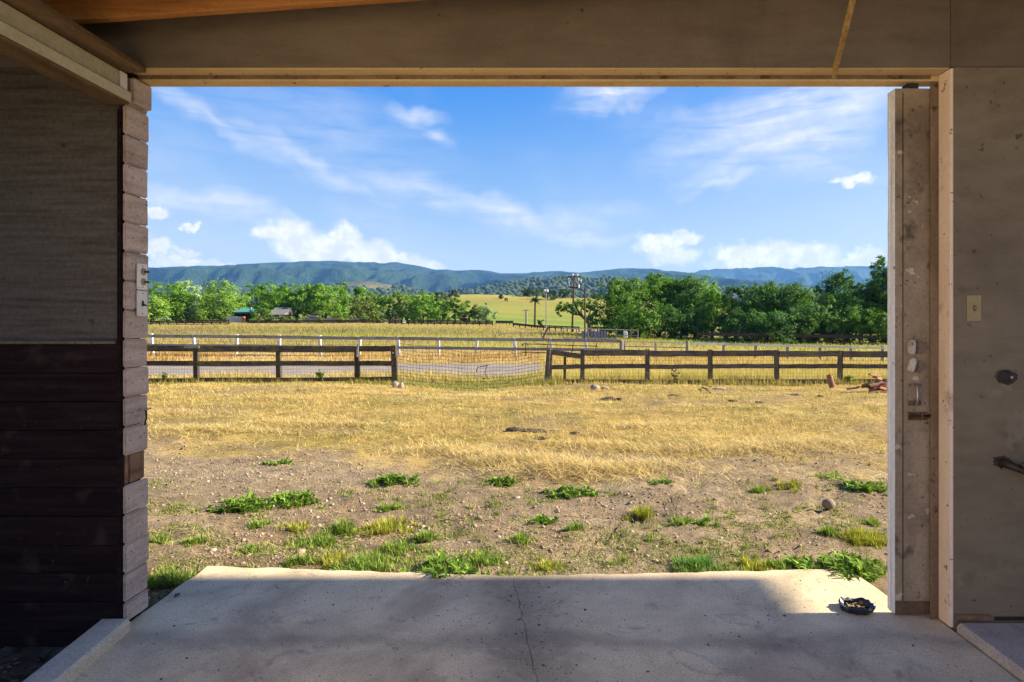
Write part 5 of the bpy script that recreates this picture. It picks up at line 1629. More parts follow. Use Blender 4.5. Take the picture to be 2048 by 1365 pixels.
def barrel_tile(name, L_, r, th, loc, rot, label, group=None, arc=175, cut=None):
    mb = MB()
    na, nl = 12, 3
    v_, f_ = [], []
    for j in range(nl):
        t = j / (nl - 1)
        rad = r * (1 - .12 * t)
        for i in range(na + 1):
            a = R(-arc / 2 + arc * i / na)
            for rr_ in (rad, rad - th):
                zz_ = (t - .5) * L_
                if cut and j == nl - 1:
                    zz_ -= cut * (.5 + .5 * math.sin(i * 2.3 + L_ * 40)) * L_
                v_.append((math.sin(a) * rr_, -math.cos(a) * rr_, zz_))
    w_ = 2 * (na + 1)
    for j in range(nl - 1):
        for i in range(na):
            b_ = j * w_ + 2 * i
            f_ += [(b_, b_ + 2, b_ + w_ + 2, b_ + w_), (b_ + 1, b_ + w_ + 1, b_ + w_ + 3, b_ + 3)]
        f_ += [(j * w_, j * w_ + w_, j * w_ + w_ + 1, j * w_ + 1), (j * w_ + 2 * na, j * w_ + 2 * na + 1, j * w_ + w_ + 2 * na + 1, j * w_ + w_ + 2 * na)]
    for j in (0, nl - 1):
        for i in range(na):
            b_ = j * w_ + 2 * i
            f_.append((b_, b_ + 1, b_ + 3, b_ + 2))
    mb.add(v_, f_)
    o = mb.build(name, M['terracotta'])
    for poly in o.data.polygons:
        poly.use_smooth = False
    o.location = loc
    o.rotation_euler = rot
    return tag(o, label, 'clay tile', group)


p = ong(1665, 777)
barrel_tile('clay_tile', .36, .075, .014, p + Vector((-.03, .02, .155)), (R(-12), R(-9), R(10)), 'whole curved clay roof tile leaning upright in the straw by the fence', arc=200)
pc_ = ong(1760, 786)
rt_ = random.Random(21)
tl = ['topmost clay tile of the heap, curved side up', 'red clay tile lying flat at the front of the heap', 'pale-edged clay tile sticking out of the heap toward the leaning tile']
placed = []
for i in range(24):
    fx = max(-.50, min(.70, rt_.gauss(.08, .30)))
    fy = rt_.gauss(.10, .12)
    under = sum(1 for a_, b_ in placed if math.hypot(a_ - fx, b_ - fy) < .19)
    placed.append((fx, fy))
    loc = pc_ + Vector((fx, fy, (.045 + .026 * under)))
    rot = (R(90 + rt_.uniform(-14, 14)), R(rt_.choice((180, 180, 0)) + rt_.uniform(-20, 20)), R(rt_.uniform(-90, 90)))
    barrel_tile('clay_tile', rt_.uniform(.2, .34), .08, .014, loc, rot, 'broken terracotta roof tile in the heap beside the door edge', 'broken clay tiles in the heap', arc=rt_.uniform(100, 165), cut=rt_.choice((None, .25, .4)))
gx_, gy_ = pc_.x, pc_.y

# scrap of black plastic pot with straw in it, on the slab corner
X_, Y_ = onfloor(1719, 1226)
bp = empty('plastic_scrap', (X_, Y_ + .03, .001), 'torn black plastic pot rim with dry straw in it, on the slab corner', 'plastic scrap')
mb = MB()
nseg = 26
v_, f_ = [], []
rs = random.Random(31)
for i in range(nseg):
    a = 2 * math.pi * i / nseg
    w1 = 1 + rs.uniform(-.08, .10)
    h1 = .018 + .016 * abs(math.sin(a * 1.5 + 1)) + rs.uniform(0, .008)
    for rad, zz_ in ((.046, .004), (.066 * w1, .003), (.074 * w1, h1 * .7), (.066 * w1, h1), (.052 * w1, h1 * .6 + .004)):
        v_.append((math.cos(a) * rad * 1.06, math.sin(a) * rad * .92, zz_))
for i in range(nseg):
    j = (i + 1) % nseg
    for k in range(4):
        f_.append((5 * i + k, 5 * j + k, 5 * j + k + 1, 5 * i + k + 1))
mb.add(v_, f_)
o = mb.build('rim', M['black_plastic'], bp)
mb = MB()
mb.add([(math.cos(2 * math.pi * i / 16) * .047, math.sin(2 * math.pi * i / 16) * .042, .003) for i in range(16)], [tuple(range(16))])
mb.build('bottom', M['black_plastic'], bp)
mb = MB()
for i in range(26):
    a = rs.uniform(0, 3.14)
    c_ = Vector((rs.gauss(-.008, .018), rs.gauss(.0, .014), rs.uniform(.008, .02)))
    d_ = Vector((math.cos(a), math.sin(a), rs.uniform(-.15, .15))) * rs.uniform(.012, .026)
    mb.beam(c_ - d_, c_ + d_, rs.uniform(.002, .006), .0012)
o = mb.build('straw', M['stick'], bp)
o['kind'] = 'stuff'

# steel nail and a dry leaf on the slab by the curb
a, b = onfloor(207, 1298, 0), onfloor(232, 1281, 0)
tag(MB().tube([(a[0], a[1], .006), (b[0], b[1], .006)], .0035, 7).build('steel_nail', M['bright_metal']), 'long shiny steel nail lying on the slab beside the curb', 'nail')
a = onfloor(354, 1193)
lf = MB()
lf.add([(0, -.022, 0), (.014, 0, .007), (0, .024, .004), (-.013, .002, .006), (0, 0, .0015)], [(0, 1, 4), (1, 2, 4), (2, 3, 4), (3, 0, 4)])
o = lf.build('dry_leaf', M['clod'])
o.location = (a[0], a[1], .003)
tag(o, 'curled dry brown leaf on the sloping edge of the slab', 'leaf')

# grit and chips on the slab
n_ = 900
gx2 = rng.uniform(-1.75, 1.6, n_)
gy2 = rng.uniform(2.05, 3.12, n_)
nearj = rng.uniform(size=n_) < .35
gx2 = np.where(nearj, jt(gy2) + rng.normal(0, .22, n_), gx2)
gs = rng.uniform(.0010, .0030, n_) * np.where(rng.uniform(size=n_) < .08, 1.8, 1)
gc = np.where(rng.uniform(size=(n_, 1)) < .12, np.array([[.55, .53, .5]]), np.array([[.09, .066, .048]]) * rng.uniform(.5, 2.4, (n_, 1)))
v, f, c = blobs(np.stack([gx2, gy2, gs * .35], 1), np.stack([gs * rng.uniform(.8, 1.8, n_), gs, gs * .6], 1), gc, .3, 5)
tag(obj('grit', mesh_np('grit', v, [f], M['pebble'], c)), 'grit and crumbs of dirt scattered over the concrete', 'grit', kind='stuff')

# litter of dirt and chaff along the stall
n_ = 900
lx = rng.uniform(-3.2, -1.93, n_)
ly = rng.uniform(1.7, 2.58, n_)
ls = rng.uniform(.003, .014, n_)
lc = np.array([[.08, .052, .034]]) * rng.uniform(.4, 2.4, (n_, 1))
zz = -.075 + (fbm(lx * 3, ly * 3, 4, 71) - .5) * .10 + (fbm(lx * 17, ly * 17, 3, 77) - .5) * .05
v, f, c = blobs(np.stack([lx, ly, zz + ls * .3], 1), np.stack([ls * rng.uniform(.8, 1.8, n_), ls, ls * .6], 1), lc, .3, 6)
tag(obj('debris', mesh_np('debris', v, [f], M['pebble'], c)), 'dark crumbs of dung and dirt on the stall floor', 'debris', kind='stuff')

# ------------------------------------------------------------------ gravel
def pix_ok(Xa, Ya, x0=-60, x1=2110):
    xp = 1100 + Xa / Ya * FPX
    return (xp > x0) & (xp < x1)
OV = np.array([(1, 0, 0), (-1, 0, 0), (0, 1, 0), (0, -1, 0), (0, 0, 1), (0, 0, -1)], float)
OF = np.array([(0, 2, 4), (2, 1, 4), (1, 3, 4), (3, 0, 4), (2, 0, 5), (1, 2, 5), (3, 1, 5), (0, 3, 5)])
IV0, IF0 = IV, IF
gv, gf, gc_, goff = [], [], [], 0
for NG, smean, lite in ((11000, .0052, True), (62000, .0029, False)):
    X = rng.uniform(-4.4, 4.0, NG)
    Y = 2.8 + (rng.uniform(0, 1, NG) ** 1.2) * 4.6
    dens = sstep(.38, .60, fbm(X * 1.1, Y * 1.1, 3, 91)) * .85 + .15
    keep = (rng.uniform(size=NG) < dens) & (Y < straw_edge(X) + rng.normal(.1, .5, NG)) & pix_ok(X, Y, 240, 1860) & ~((X > -1.9) & (X < 1.66) & (Y < 3.27))
    X, Y = X[keep], Y[keep]
    S = smean * np.exp(rng.normal(0, .45, len(X)))
    tone = rng.uniform(0, 1, (len(X), 1))
    c = np.array([[.20, .145, .095]]) * (1 - tone) + np.array([[.48, .38, .27]]) * tone
    c = c * np.where(rng.uniform(size=(len(X), 1)) < .14, .45, 1)
    Z = gz(X, Y) + S * .3
    IV, IF = (IV0, IF0) if lite else (OV, OF)
    v, f, c = blobs(np.stack([X, Y, Z], 1), np.stack([S * rng.uniform(.9, 1.7, len(X)), S * rng.uniform(.8, 1.3, len(X)), S * .8], 1), c, .3, 7)
    gv.append(v)
    gf.append(f + goff)
    gc_.append(c)
    goff += len(v)
IV, IF = IV0, IF0
v, f, c = np.concatenate(gv), np.concatenate(gf), np.concatenate(gc_)
tag(obj('gravel', mesh_np('gravel', v, [f], M['pebble'], c)), 'loose pale gravel strewn over the bare yard soil', 'gravel', kind='stuff')


# ------------------------------------------------------------------ blades of grass and straw
def blades(X, Y, Z, h, wd, az, lean, col, tipcol=None, bend=.25):
    """each blade: two quads' worth of ribbon to a point, leaning along az"""
    n_ = len(X)
    d = np.stack([np.cos(az), np.sin(az)], 1)
    s = np.stack([-np.sin(az), np.cos(az)], 1) * wd[:, None] * .5
    lh, lz = h * np.sin(lean), h * np.cos(lean)
    b = np.stack([X, Y], 1)
    m = b + d * (lh * (.5 - .22 * bend))[:, None]
    t = b + d * lh[:, None]
    zm, zt = Z + lz * (.5 + .18 * bend), Z + lz
    V = np.empty((n_, 5, 3), np.float32)
    V[:, 0, :2], V[:, 1, :2] = b - s, b + s
    V[:, 2, :2], V[:, 3, :2] = m - s * .75, m + s * .75
    V[:, 4, :2] = t
    V[:, 0, 2] = V[:, 1, 2] = Z
    V[:, 2, 2] = V[:, 3, 2] = zm
    V[:, 4, 2] = zt
    i = np.arange(n_)[:, None] * 5
    C = np.repeat(col[:, None, :], 5, 1)
    if tipcol is not None:
        C[:, 4] = tipcol
        C[:, 2] = C[:, 3] = col * .6 + tipcol * .4
    return V.reshape(-1, 3), i + np.array([[0, 1, 3, 2]]), i + np.array([[2, 3, 4]]), C.reshape(-1, 3)


def join(lst):
    vs, qs, ts, cs, o_ = [], [], [], [], 0
    for v_, q_, t_, c_ in lst:
        vs.append(v_)
        qs.append(q_ + o_)
        ts.append(t_ + o_)
        cs.append(c_)
        o_ += len(v_)
    return np.concatenate(vs), [np.concatenate(qs), np.concatenate(ts)], np.concatenate(cs)


def mixc(a, b, n_, k=1.0):
    t = rng.uniform(0, 1, (n_, 1)) ** k
    return np.array([a]) * (1 - t) + np.array([b]) * t


def scatter(n_, xr, yr, accept, p=1.0):
    Y = yr[0] + (yr[1] - yr[0]) * rng.uniform(0, 1, n_) ** p
    X = rng.uniform(xr[0], xr[1], n_)
    k_ = accept(X, Y)
    return X[k_], Y[k_]


# mown straw lying in the yard
parts_ = []
X, Y = scatter(210000, (-12, 11), (4.8, 16.6), lambda X, Y: pix_ok(X, Y, 250, 1830) & (Y > straw_edge(X) + rng.normal(.1, .45, len(X)) + (fbm(X * 1.7, Y * 1.7, 3, 105) - .5) * 2.6) & (rng.uniform(size=len(X)) < (.25 + .75 * sstep(.35, .6, fbm(X * 2.2, Y * 2.2, 3, 101))) * (.35 + .65 * sstep(.36, .50, fbm(X * .55, Y * 1.1, 3, 109)))), 1.15)
n_ = len(X)
fade = .8 + Y / 11
parts_.append(blades(X, Y, gz(X, Y) + rng.uniform(.002, .03, n_), rng.uniform(.05, .19, n_), .0030 * fade * rng.uniform(.7, 1.4, n_), rng.uniform(0, 6.28, n_), rng.uniform(1.25, 1.60, n_), mixc((.38, .24, .045), (.90, .74, .28), n_, 1.2) * (.36 + 1.15 * fbm(X * .8, Y * 1.5, 4, 103))[:, None]))
# thicker windrows and little heaps
HEAPS = [(1140, 948, .9, .30, .09), (1080, 925, .55, .22, .06), (1000, 922, .6, .22, .06), (1240, 940, .8, .28, .05), (960, 915, .4, .2, .05), (640, 850, 1.2, .3, .04), (430, 862, 1.0, .25, .05), (880, 905, .6, .25, .05), (1420, 905, 1.2, .3, .05), (1600, 890, .8, .3, .04), (560, 800, .9, .35, .05), (1220, 895, .7, .25, .05), (740, 790, .5, .3, .07), (330, 830, .9, .3, .04), (1330, 855, .9, .3, .04)]
for hx_, hy_, rx, ry, hh in HEAPS:
    p = ong(hx_, hy_)
    n_ = int(2600 * rx)
    X = p.x + rng.normal(0, rx * .5, n_)
    Y = p.y + rng.normal(0, ry * .6, n_)
    g = np.exp(-((X - p.x) / rx) ** 2 - ((Y - p.y) / ry) ** 2)
    parts_.append(blades(X, Y, gz(X, Y) + hh * g * rng.uniform(0, 1.1, n_), rng.uniform(.07, .2, n_), .0040 * rng.uniform(.7, 1.4, n_), rng.uniform(0, 6.28, n_), rng.uniform(1.05, 1.75, n_), mixc((.34, .22, .055), (.84, .66, .27), n_)))
# thin wisps carried out over the gravel
X, Y = scatter(16000, (-4.5, 4), (3.4, 7), lambda X, Y: pix_ok(X, Y, 280, 1800) & (fbm(X * 1.3, Y * 2.2, 3, 107) > .54))
n_ = len(X)
parts_.append(blades(X, Y, gz(X, Y) + rng.uniform(.003, .012, n_), rng.uniform(.03, .12, n_), .0032 * rng.uniform(.7, 1.3, n_), rng.uniform(0, 6.28, n_), rng.uniform(1.35, 1.6, n_), mixc((.42, .27, .09), (.72, .58, .32), n_)))
X, Y = scatter(420, (-1.8, 1.58), (2.2, 3.22), lambda X, Y: rng.uniform(size=len(X)) < .25 + .75 * sstep(2.9, 3.2, Y))
n_ = len(X)
parts_.append(blades(X, Y, np.full(n_, .003), rng.uniform(.01, .05, n_), .0022 * rng.uniform(.7, 1.3, n_), rng.uniform(0, 6.28, n_), rng.uniform(1.5, 1.565, n_), mixc((.30, .20, .08), (.66, .52, .28), n_)))
v, f, c = join(parts_)
tag(obj('mown_straw', mesh_np('mown_straw', v, f, M['straw'], c)), 'mown golden straw lying matted over the yard', 'straw', kind='stuff')

# standing stubble and thin green growth in the straw
parts_ = []
X, Y = scatter(75000, (-12, 11), (6, 16.4), lambda X, Y: pix_ok(X, Y, 250, 1830) & (Y > straw_edge(X) + .2) & (fbm(X * 1.5, Y * 1.5, 3, 111) > .46), 1.1)
n_ = len(X)
grn = (fbm(X * .8, Y * 1.6, 3, 113) > .60)[:, None] * (rng.uniform(size=(n_, 1)) < .55)
cc = np.where(grn, mixc((.14, .17, .03), (.30, .30, .07), n_), mixc((.40, .27, .07), (.72, .55, .22), n_))
parts_.append(blades(X, Y, gz(X, Y) - .005, rng.uniform(.03, .085, n_), .005 * (.8 + Y / 14) * rng.uniform(.7, 1.3, n_), rng.uniform(0, 6.28, n_), rng.uniform(.1, .9, n_), cc))
# green verge at the wire gate
X, Y = scatter(17000, (-5.2, .3), (15.6, 20.5), lambda X, Y: fbm(X * 1.2, Y * 1.2, 3, 117) + .25 * sstep(-3.5, -.5, X) > .5)
n_ = len(X)
hh = .05 + .10 * rng.uniform(size=n_) + .22 * sstep(-1.6, .0, X) * rng.uniform(.4, 1, n_)
cc = mixc((.13, .17, .03), (.34, .33, .07), n_)
cc = np.where(rng.uniform(size=(n_, 1)) < .35 + .3 * sstep(-2, 0, X)[:, None], mixc((.42, .32, .09), (.62, .50, .18), n_), cc)
parts_.append(blades(X, Y, gz(X, Y) - .01, hh, .010 * rng.uniform(.7, 1.3, n_), rng.uniform(0, 6.28, n_), rng.uniform(.05, .7, n_), cc))
v, f, c = join(parts_)
tag(obj('stubble_grass', mesh_np('stubble_grass', v, f, M['blade'], c)), 'short stubble and green growth standing in the straw and at the gate', 'grass', kind='stuff')

# tall golden grass along the near fence on the right and its strip in front
parts_ = []
X, Y = scatter(52000, (-.5, 11.5), (15.75, 21.5), lambda X, Y: pix_ok(X, Y, 1060, 1850) & (rng.uniform(size=len(X)) < .25 + .75 * sstep(.3, .6, fbm(X * 1.4, Y * 1.4, 3, 121))), 1.3)
n_ = len(X)
hh = rng.uniform(.18, .48, n_) * (.7 + .6 * fbm(X * .9, Y * .9, 2, 123)) * np.where(Y < 15.95, .55, 1) * sstep(-.6, .6, X + .3)
cc = mixc((.30, .27, .05), (.66, .50, .16), n_)
parts_.append(blades(X, Y, gz(X, Y) - .02, hh, .009 * rng.uniform(.7, 1.4, n_), rng.uniform(0, 6.28, n_), rng.uniform(.03, .5, n_), cc, mixc((.55, .42, .14), (.78, .62, .28), n_)))
# thin line of weeds and grass at the left fence foot
X, Y = scatter(9000, (-13, -4.2), (15.7, 16.6), lambda X, Y: fbm(X * 2, Y * 2, 3, 127) > .42)
n_ = len(X)
parts_.append(blades(X, Y, gz(X, Y) - .02, rng.uniform(.06, .24, n_), .009 * rng.uniform(.7, 1.3, n_), rng.uniform(0, 6.28, n_), rng.uniform(.05, .7, n_), mixc((.16, .17, .03), (.52, .40, .11), n_)))
v, f, c = join(parts_)
tag(obj('fence_grass', mesh_np('fence_grass', v, f, M['blade'], c)), 'tall golden grass growing along the near fences', 'grass', kind='stuff')

# verge between lane and back fence, then the open pasture, in deeper and deeper blades
parts_ = []
X, Y = scatter(38000, (-30, 26), (27.8, 40), lambda X, Y: pix_ok(X, Y, 250, 1850))
n_ = len(X)
cc = mixc((.50, .33, .10), (.78, .58, .25), n_)
rust = (fbm(X * .5, Y * .7, 3, 131) > .58)[:, None]
cc = np.where(rust, mixc((.34, .19, .05), (.58, .36, .11), n_), cc)
parts_.append(blades(X, Y, gz(X, Y) - .02, rng.uniform(.08, .30, n_) * (.7 + .9 * rust[:, 0]), .022 * rng.uniform(.7, 1.3, n_), rng.uniform(0, 6.28, n_), rng.uniform(.05, .8, n_), cc))
# lane edges
X, Y = scatter(30000, (-16, 2.5), (18.5, 22.6), lambda X, Y: pix_ok(X, Y, 250, 1200) & (Y < 21.2 + .25 * np.sin(X * .7) + rng.normal(0, .22, len(X)) + sstep(-2.5, 1.5, X) * 2.2))
n_ = len(X)
parts_.append(blades(X, Y, gz(X, Y) - .01, rng.uniform(.05, .17, n_) * (.7 + 1.6 * sstep(.45, .7, fbm(X * .6, Y * .6, 3, 129))), .014 * rng.uniform(.7, 1.3, n_), rng.uniform(0, 6.28, n_), rng.uniform(.05, 1.1, n_), mixc((.40, .30, .09), (.70, .54, .22), n_)))
# right of the lane's end
X, Y = scatter(24000, (-1, 17), (21, 36), lambda X, Y: pix_ok(X, Y, 1080, 1850))
n_ = len(X)
parts_.append(blades(X, Y, gz(X, Y) - .02, rng.uniform(.12, .38, n_), .018 * rng.uniform(.7, 1.3, n_), rng.uniform(0, 6.28, n_), rng.uniform(.05, .8, n_), mixc((.44, .30, .08), (.76, .58, .24), n_)))
v, f, c = join(parts_)
tag(obj('verge_grass', mesh_np('verge_grass', v, f, M['blade'], c)), 'dry golden grass verge between the lane and the back fence', 'grass', kind='stuff')

parts_ = []
X, Y = scatter(112000, (-85, 50), (40, 128), lambda X, Y: pix_ok(X, Y, 250, 1850), 1.0)
n_ = len(X)
tx = 1100 + X / Y * FPX
jig = (fbm(X * .06, Y * .06, 3, 133) - .5) * 40
cc = mixc((.44, .31, .11), (.60, .44, .18), n_)
mid = (sstep(54, 62, Y + jig) * (1 - sstep(84, 94, Y + jig)))[:, None]
olive = mixc((.27, .25, .045), (.40, .36, .07), n_)
cc = cc * (1 - mid * .75) + olive * mid * .75
yel = (sstep(.55, .66, fbm(X * .045 + 3, Y * .14, 3, 135)) * (1 - sstep(88, 104, Y)))[:, None]
cc = cc * (1 - yel * .8) + mixc((.34, .34, .03), (.48, .46, .05), n_) * yel * .8
brn = (sstep(.50, .62, fbm(X * .04 + 9, Y * .12 + 4, 3, 137)) * (1 - sstep(80, 96, Y)))[:, None]
cc = cc * (1 - brn * .8) + mixc((.23, .165, .10), (.32, .24, .15), n_) * brn * .8
greenr = (sstep(1260, 1360, tx) * sstep(52, 62, Y))[:, None] * (rng.uniform(size=(n_, 1)) < .6)
cc = cc * (1 - greenr) + mixc((.12, .22, .06), (.30, .38, .12), n_) * greenr
parts_.append(blades(X, Y, gz(X, Y) - .05, rng.uniform(.18, .52, n_) * (.8 + .6 * fbm(X * .1, Y * .1, 2, 139)) * (1 - .65 * sstep(75, 112, Y)), .0009 * Y * rng.uniform(.7, 1.4, n_), rng.uniform(0, 6.28, n_), rng.uniform(.2, 1.1, n_), cc))
v, f, c = join(parts_)
tag(obj('pasture_grass', mesh_np('pasture_grass', v, f, M['pasture'], c)), 'standing dry pasture grass with yellow and brown drifts', 'grass', kind='stuff')

# ------------------------------------------------------------------ weeds on the gravel
WCOL = {'leafy': ((0.094, 0.201, 0.021), (0.275, 0.415, 0.053)), 'tuft': ((0.112, 0.213, 0.029), (0.350, 0.439, 0.084)), 'yellow': ((0.213, 0.256, 0.032), (0.525, 0.476, 0.074)), 'blue': ((0.081, 0.220, 0.047), (0.263, 0.415, 0.105))}
def weed(x, y, wpx, hpx, kind, label=None, group=None, dens=1.0):
    """a patch of small rosettes and tufts, uneven and gappy"""
    p = ong(x, y)
    s = px(p.y)
    Wd, Hh = wpx * s * 1.15, max(hpx * s * .36, .016)
    c0, c1 = WCOL[kind]
    root = empty('weed', p, label, 'weed', group or 'green weeds in the gravel')
    nro = int(max(6, min(95, wpx * hpx / 48 * dens)))
    fx = rng.normal(0, .27, nro).clip(-.62, .62) * Wd
    fy = rng.normal(0, .20, nro).clip(-.5, .5) * Wd * .8
    keep = fbm((fx + x) * 14, (fy + y) * 14, 2, 151) > .36
    keep[0] = True
    fx, fy = fx[keep], fy[keep]
    nro = len(fx)
    size = rng.uniform(.5, 1.25, nro) * (1.15 - .9 * np.abs(fx) / (Wd * .62 + 1e-6)).clip(.35, 1)
    lst = []
    per = 16 if kind == 'leafy' else 24
    i = np.repeat(np.arange(nro), per)
    n_ = len(i)
    aa = rng.uniform(0, 6.28, n_)
    off = rng.uniform(0, .02, n_)
    X, Y = fx[i] + np.cos(aa) * off, fy[i] + np.sin(aa) * off
    z = gz(p.x + X, p.y + Y) - p.z - .003
    tint = rng.uniform(.75, 1.2, nro)[i][:, None]
    if kind == 'leafy':
        v = blades(X, Y, z + rng.uniform(0, .4, n_) * Hh * size[i], (Hh * .55 + .028) * size[i] * rng.uniform(.6, 1.3, n_), .016 * rng.uniform(.6, 1.5, n_) * (.6 + .5 * size[i]), aa, rng.uniform(.55, 1.45, n_), mixc(c0, c1, n_) * tint, None, 1.6)
    else:
        v = blades(X, Y, z, (Hh + .02) * size[i] * rng.uniform(.5, 1.3, n_), .0062 * rng.uniform(.6, 1.5, n_), aa, rng.uniform(.08, 1.2, n_), mixc(c0, c1, n_) * tint)
    lst.append(v)
    # flower stems or dry stalks through it
    n_ = max(8, nro * 3)
    i = rng.integers(0, nro, n_)
    v = blades(fx[i] + rng.normal(0, .02, n_), fy[i] + rng.normal(0, .02, n_), gz(p.x + fx[i], p.y + fy[i]) - p.z - .003, (Hh * 1.1 + .015) * rng.uniform(.5, 1.2, n_), np.full(n_, .0035), rng.uniform(0, 6.28, n_), rng.uniform(.1, 1.3, n_), mixc((.16, .19, .04), (.55, .44, .18), n_))
    lst.append(v)
    v, f, c = join(lst)
    o = obj('leaves', mesh_np('leaves', v, f, M['blade'], c), None, root)
    o['kind'] = 'stuff'
    return root


big = [(480, 1018, 110, 44, 'leafy', 'large low broad-leaved weed patch left of its grassy neighbour'), (586, 1006, 96, 46, 'leafy', 'broad-leaved weed patch with dry stems, beside the larger one'), (793, 966, 82, 36, 'leafy', 'lush dark green weed rosette in the middle gravel'),
       (558, 926, 52, 20, 'leafy', 'small flat weed at the gravel edge below the fence'), (1006, 968, 62, 26, 'leafy', 'dark green weed at the edge of the straw heap'), (1135, 988, 84, 28, 'leafy', 'stretched weed patch right under the straw heap'),
       (1083, 1045, 46, 34, 'leafy', 'compact dark green weed in the centre of the gravel'), (1283, 1036, 56, 40, 'yellow', 'yellowish grassy tuft standing alone on the gravel'), (338, 1168, 92, 52, 'tuft', 'thick grass tuft between the board jamb and the slab'),
       (732, 1138, 120, 50, 'tuft', 'long grassy weed patch along the slab edge'), (604, 1128, 62, 34, 'tuft', 'grass tuft left of the long patch at the slab edge'), (886, 1150, 150, 58, 'leafy', 'spreading weed mat creeping over the slab edge'),
       (1400, 1138, 84, 44, 'blue', 'feathery blue-green weed on the slab edge'), (1510, 1140, 78, 28, 'yellow', 'yellow-green weed along the slab edge'), (1598, 1134, 62, 32, 'leafy', 'small leafy weed at the slab edge, before the large corner one'),
       (1690, 1140, 130, 64, 'leafy', 'large bright leafy weed at the slab corner by the door'), (1722, 980, 92, 32, 'leafy', 'leafy weed patch at the straw edge by the door'), (1660, 1072, 46, 28, 'tuft', 'small tuft between the round stone and the corner weed'),
       (1325, 968, 42, 18, 'leafy', 'small weed at the straw edge above the yellowish tuft'), (772, 1062, 92, 44, 'yellow', 'yellowish creeping weed patch on the gravel'), (690, 1062, 44, 50, 'tuft', 'upright grassy weed beside the yellowish creeping patch'),
       (640, 1090, 90, 34, 'tuft', 'straggling weeds in front of the upright grassy weed'), (386, 1086, 62, 22, 'tuft', 'low weed near the board jamb'), (1728, 1086, 84, 44, 'yellow', 'yellowish weeds against the door edge'), (1754, 1050, 40, 20, 'tuft', 'small weed touching the door edge'),
       (316, 1084, 44, 32, 'tuft', 'small weed hard against the board jamb'), (1518, 984, 44, 26, 'tuft', 'small upright weed near the straw edge, left of the round stone'), (1040, 1084, 44, 28, 'tuft', 'pale grassy tuft in front of the compact dark weed'), (1410, 1046, 40, 26, 'leafy', 'low weed right of the yellowish tuft'),
       (1362, 1048, 50, 26, 'tuft', 'low grassy weed just beside the yellowish tuft'), (1096, 1134, 40, 26, 'yellow', 'yellow-green weed by the slab joint'), (850, 1082, 56, 34, 'tuft', 'weed right of the yellowish creeping patch'), (1150, 1060, 30, 30, 'tuft', 'slim weed right of the compact dark weed'), (778, 1020, 54, 22, 'tuft', 'small weed in front of the lush rosette'),
       (960, 1128, 90, 30, 'tuft', 'grassy fringe between the weed mat and the slab joint'), (668, 1128, 70, 30, 'yellow', 'yellowish weeds between the two tufts at the slab edge'), (800, 1100, 90, 30, 'tuft', 'loose weeds just above the long patch at the slab edge'), (1560, 1136, 60, 22, 'tuft', 'thin weeds between the yellow-green weed and the small leafy one'),
       (520, 1052, 46, 20, 'tuft', 'sparse weed below the large low patch'), (585, 1060, 50, 22, 'yellow', 'sparse yellowish weed right of the sparse green one'), (1180, 990, 50, 18, 'leafy', 'small flat weed at the end of the stretched patch'), (500, 1104, 40, 24, 'tuft', 'lone thin weed well left of the slab edge tufts'),
       (1590, 975, 70, 20, 'yellow', 'yellowish low growth at the straw edge above the round stone'), (1660, 955, 70, 18, 'tuft', 'low green growth in the straw above the leafy patch'), (1770, 975, 40, 22, 'tuft', 'low weed at the straw edge touching the door')]
for x, y, w_, h_, k_, lb in big:
    weed(x, y, w_, h_, k_, lb)
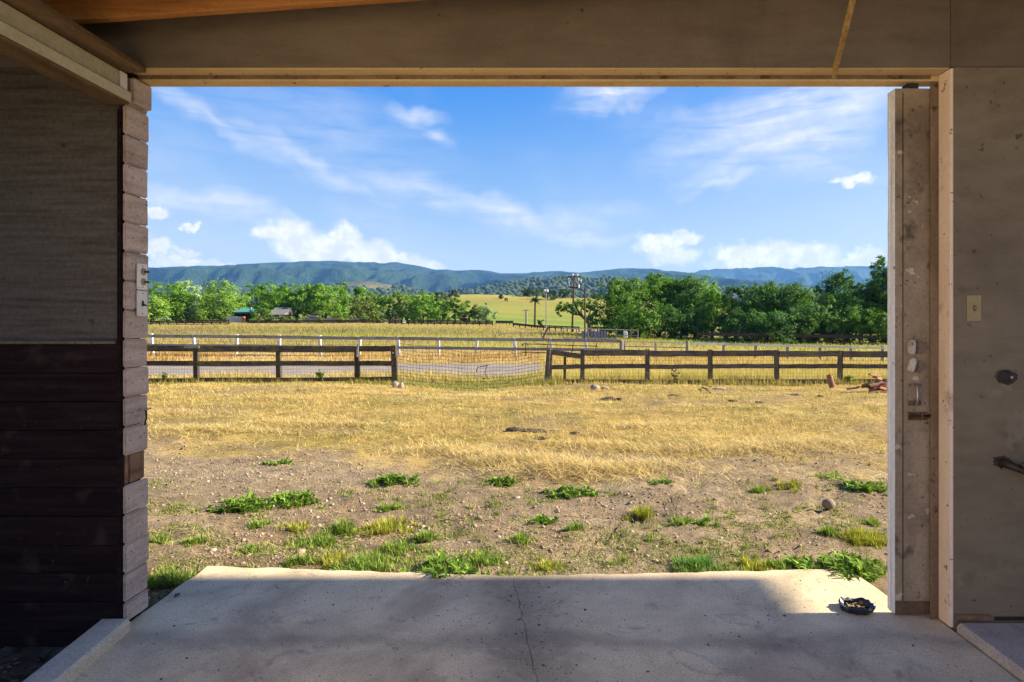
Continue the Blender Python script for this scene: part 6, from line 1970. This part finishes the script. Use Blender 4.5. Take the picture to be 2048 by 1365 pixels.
# seedlings past telling apart, and creeping ground cover near the slab
X, Y = scatter(150000, (-3.4, 3.0), (2.85, 5.6), lambda X, Y: pix_ok(X, Y, 285, 1790) & ~((X > -1.9) & (X < 1.66) & (Y < 3.24)) & (fbm(X * 1.6, Y * 2.1, 4, 171) > .50 + .075 * np.clip(Y - 3.2, 0, 3)) & (fbm(X * 9, Y * 9, 2, 173) > .48))
n_ = len(X)
creep = blades(X, Y, gz(X, Y) - .001, rng.uniform(.008, .026, n_), .0055 * rng.uniform(.6, 1.5, n_), rng.uniform(0, 6.28, n_), rng.uniform(.5, 1.45, n_), np.where(rng.uniform(size=(n_, 1)) < .25, mixc((.34, .30, .08), (.55, .44, .18), n_), mixc((.09, .15, .02), (.28, .33, .07), n_)))
parts_ = []
Xs, Ys_ = [], []
for _ in range(520):
    x, y = rng.uniform(300, 1770), 960 + 190 * rng.uniform() ** .9
    if fbm(np.array([x / 160.]), np.array([y / 60.]), 2, 161)[0] < .42:
        continue
    p = ong(x, y)
    k_ = rng.integers(10, 60)
    sp_ = rng.uniform(.012, .075)
    Xs.append(p.x + rng.normal(0, sp_, k_))
    Ys_.append(p.y + rng.normal(0, sp_, k_))
X, Y = np.concatenate(Xs), np.concatenate(Ys_)
n_ = len(X)
sd_ = blades(X, Y, gz(X, Y) - .003, rng.uniform(.012, .045, n_), .005 * rng.uniform(.6, 1.5, n_), rng.uniform(0, 6.28, n_), rng.uniform(.2, 1.3, n_), mixc((.11, .17, .02), (.36, .38, .09), n_))
v, f, c = join([creep, sd_])
tag(obj('seedlings', mesh_np('seedlings', v, f, M['blade'], c)), 'tiny creeping green growth and seedlings over the gravel', 'seedlings', kind='stuff')

# thistle and dry brush by the fences
for (x, yb, yt, w_, c_, lb) in ((640, 757, 740, 22, G_MID, 'green leafy weed growing through the dark fence'), (1348, 772, 738, 24, ((.12, .10, .085), (.24, .21, .18)), 'dead grey brush leaning against the fence'), (1697, 764, 750, 18, G_MID, 'green weed at the fence beside the clay tile heap'),
                               (330, 760, 742, 10, G_OLIVE, 'thin dry weed at the fence beside the jamb')):
    Yb = 15.9
    tree('weed', lb, 'weed', x, yb + 8, yt, w_, Yb, c_, 'weeds at the near fences', nleaf=260, leafpx=3.4, shape='shrub')

# ------------------------------------------------------------------ air
hz = MB().box((-9500, -60, -14), (11500, 12500, 640)).build('haze', None)
hm = bpy.data.materials.new('valley haze')
hm.use_nodes = True
t = NT(hm.node_tree)
vol = t.n('ShaderNodeVolumePrincipled', {'Color': (.20, .50, 1.0, 1), 'Density': HAZE_DENSITY, 'Anisotropy': .1})
t.n('ShaderNodeOutputMaterial', {'Volume': vol.outputs[0]})
hz.data.materials.append(hm)
tag(hz, 'thin blue valley haze', 'haze', kind='stuff')
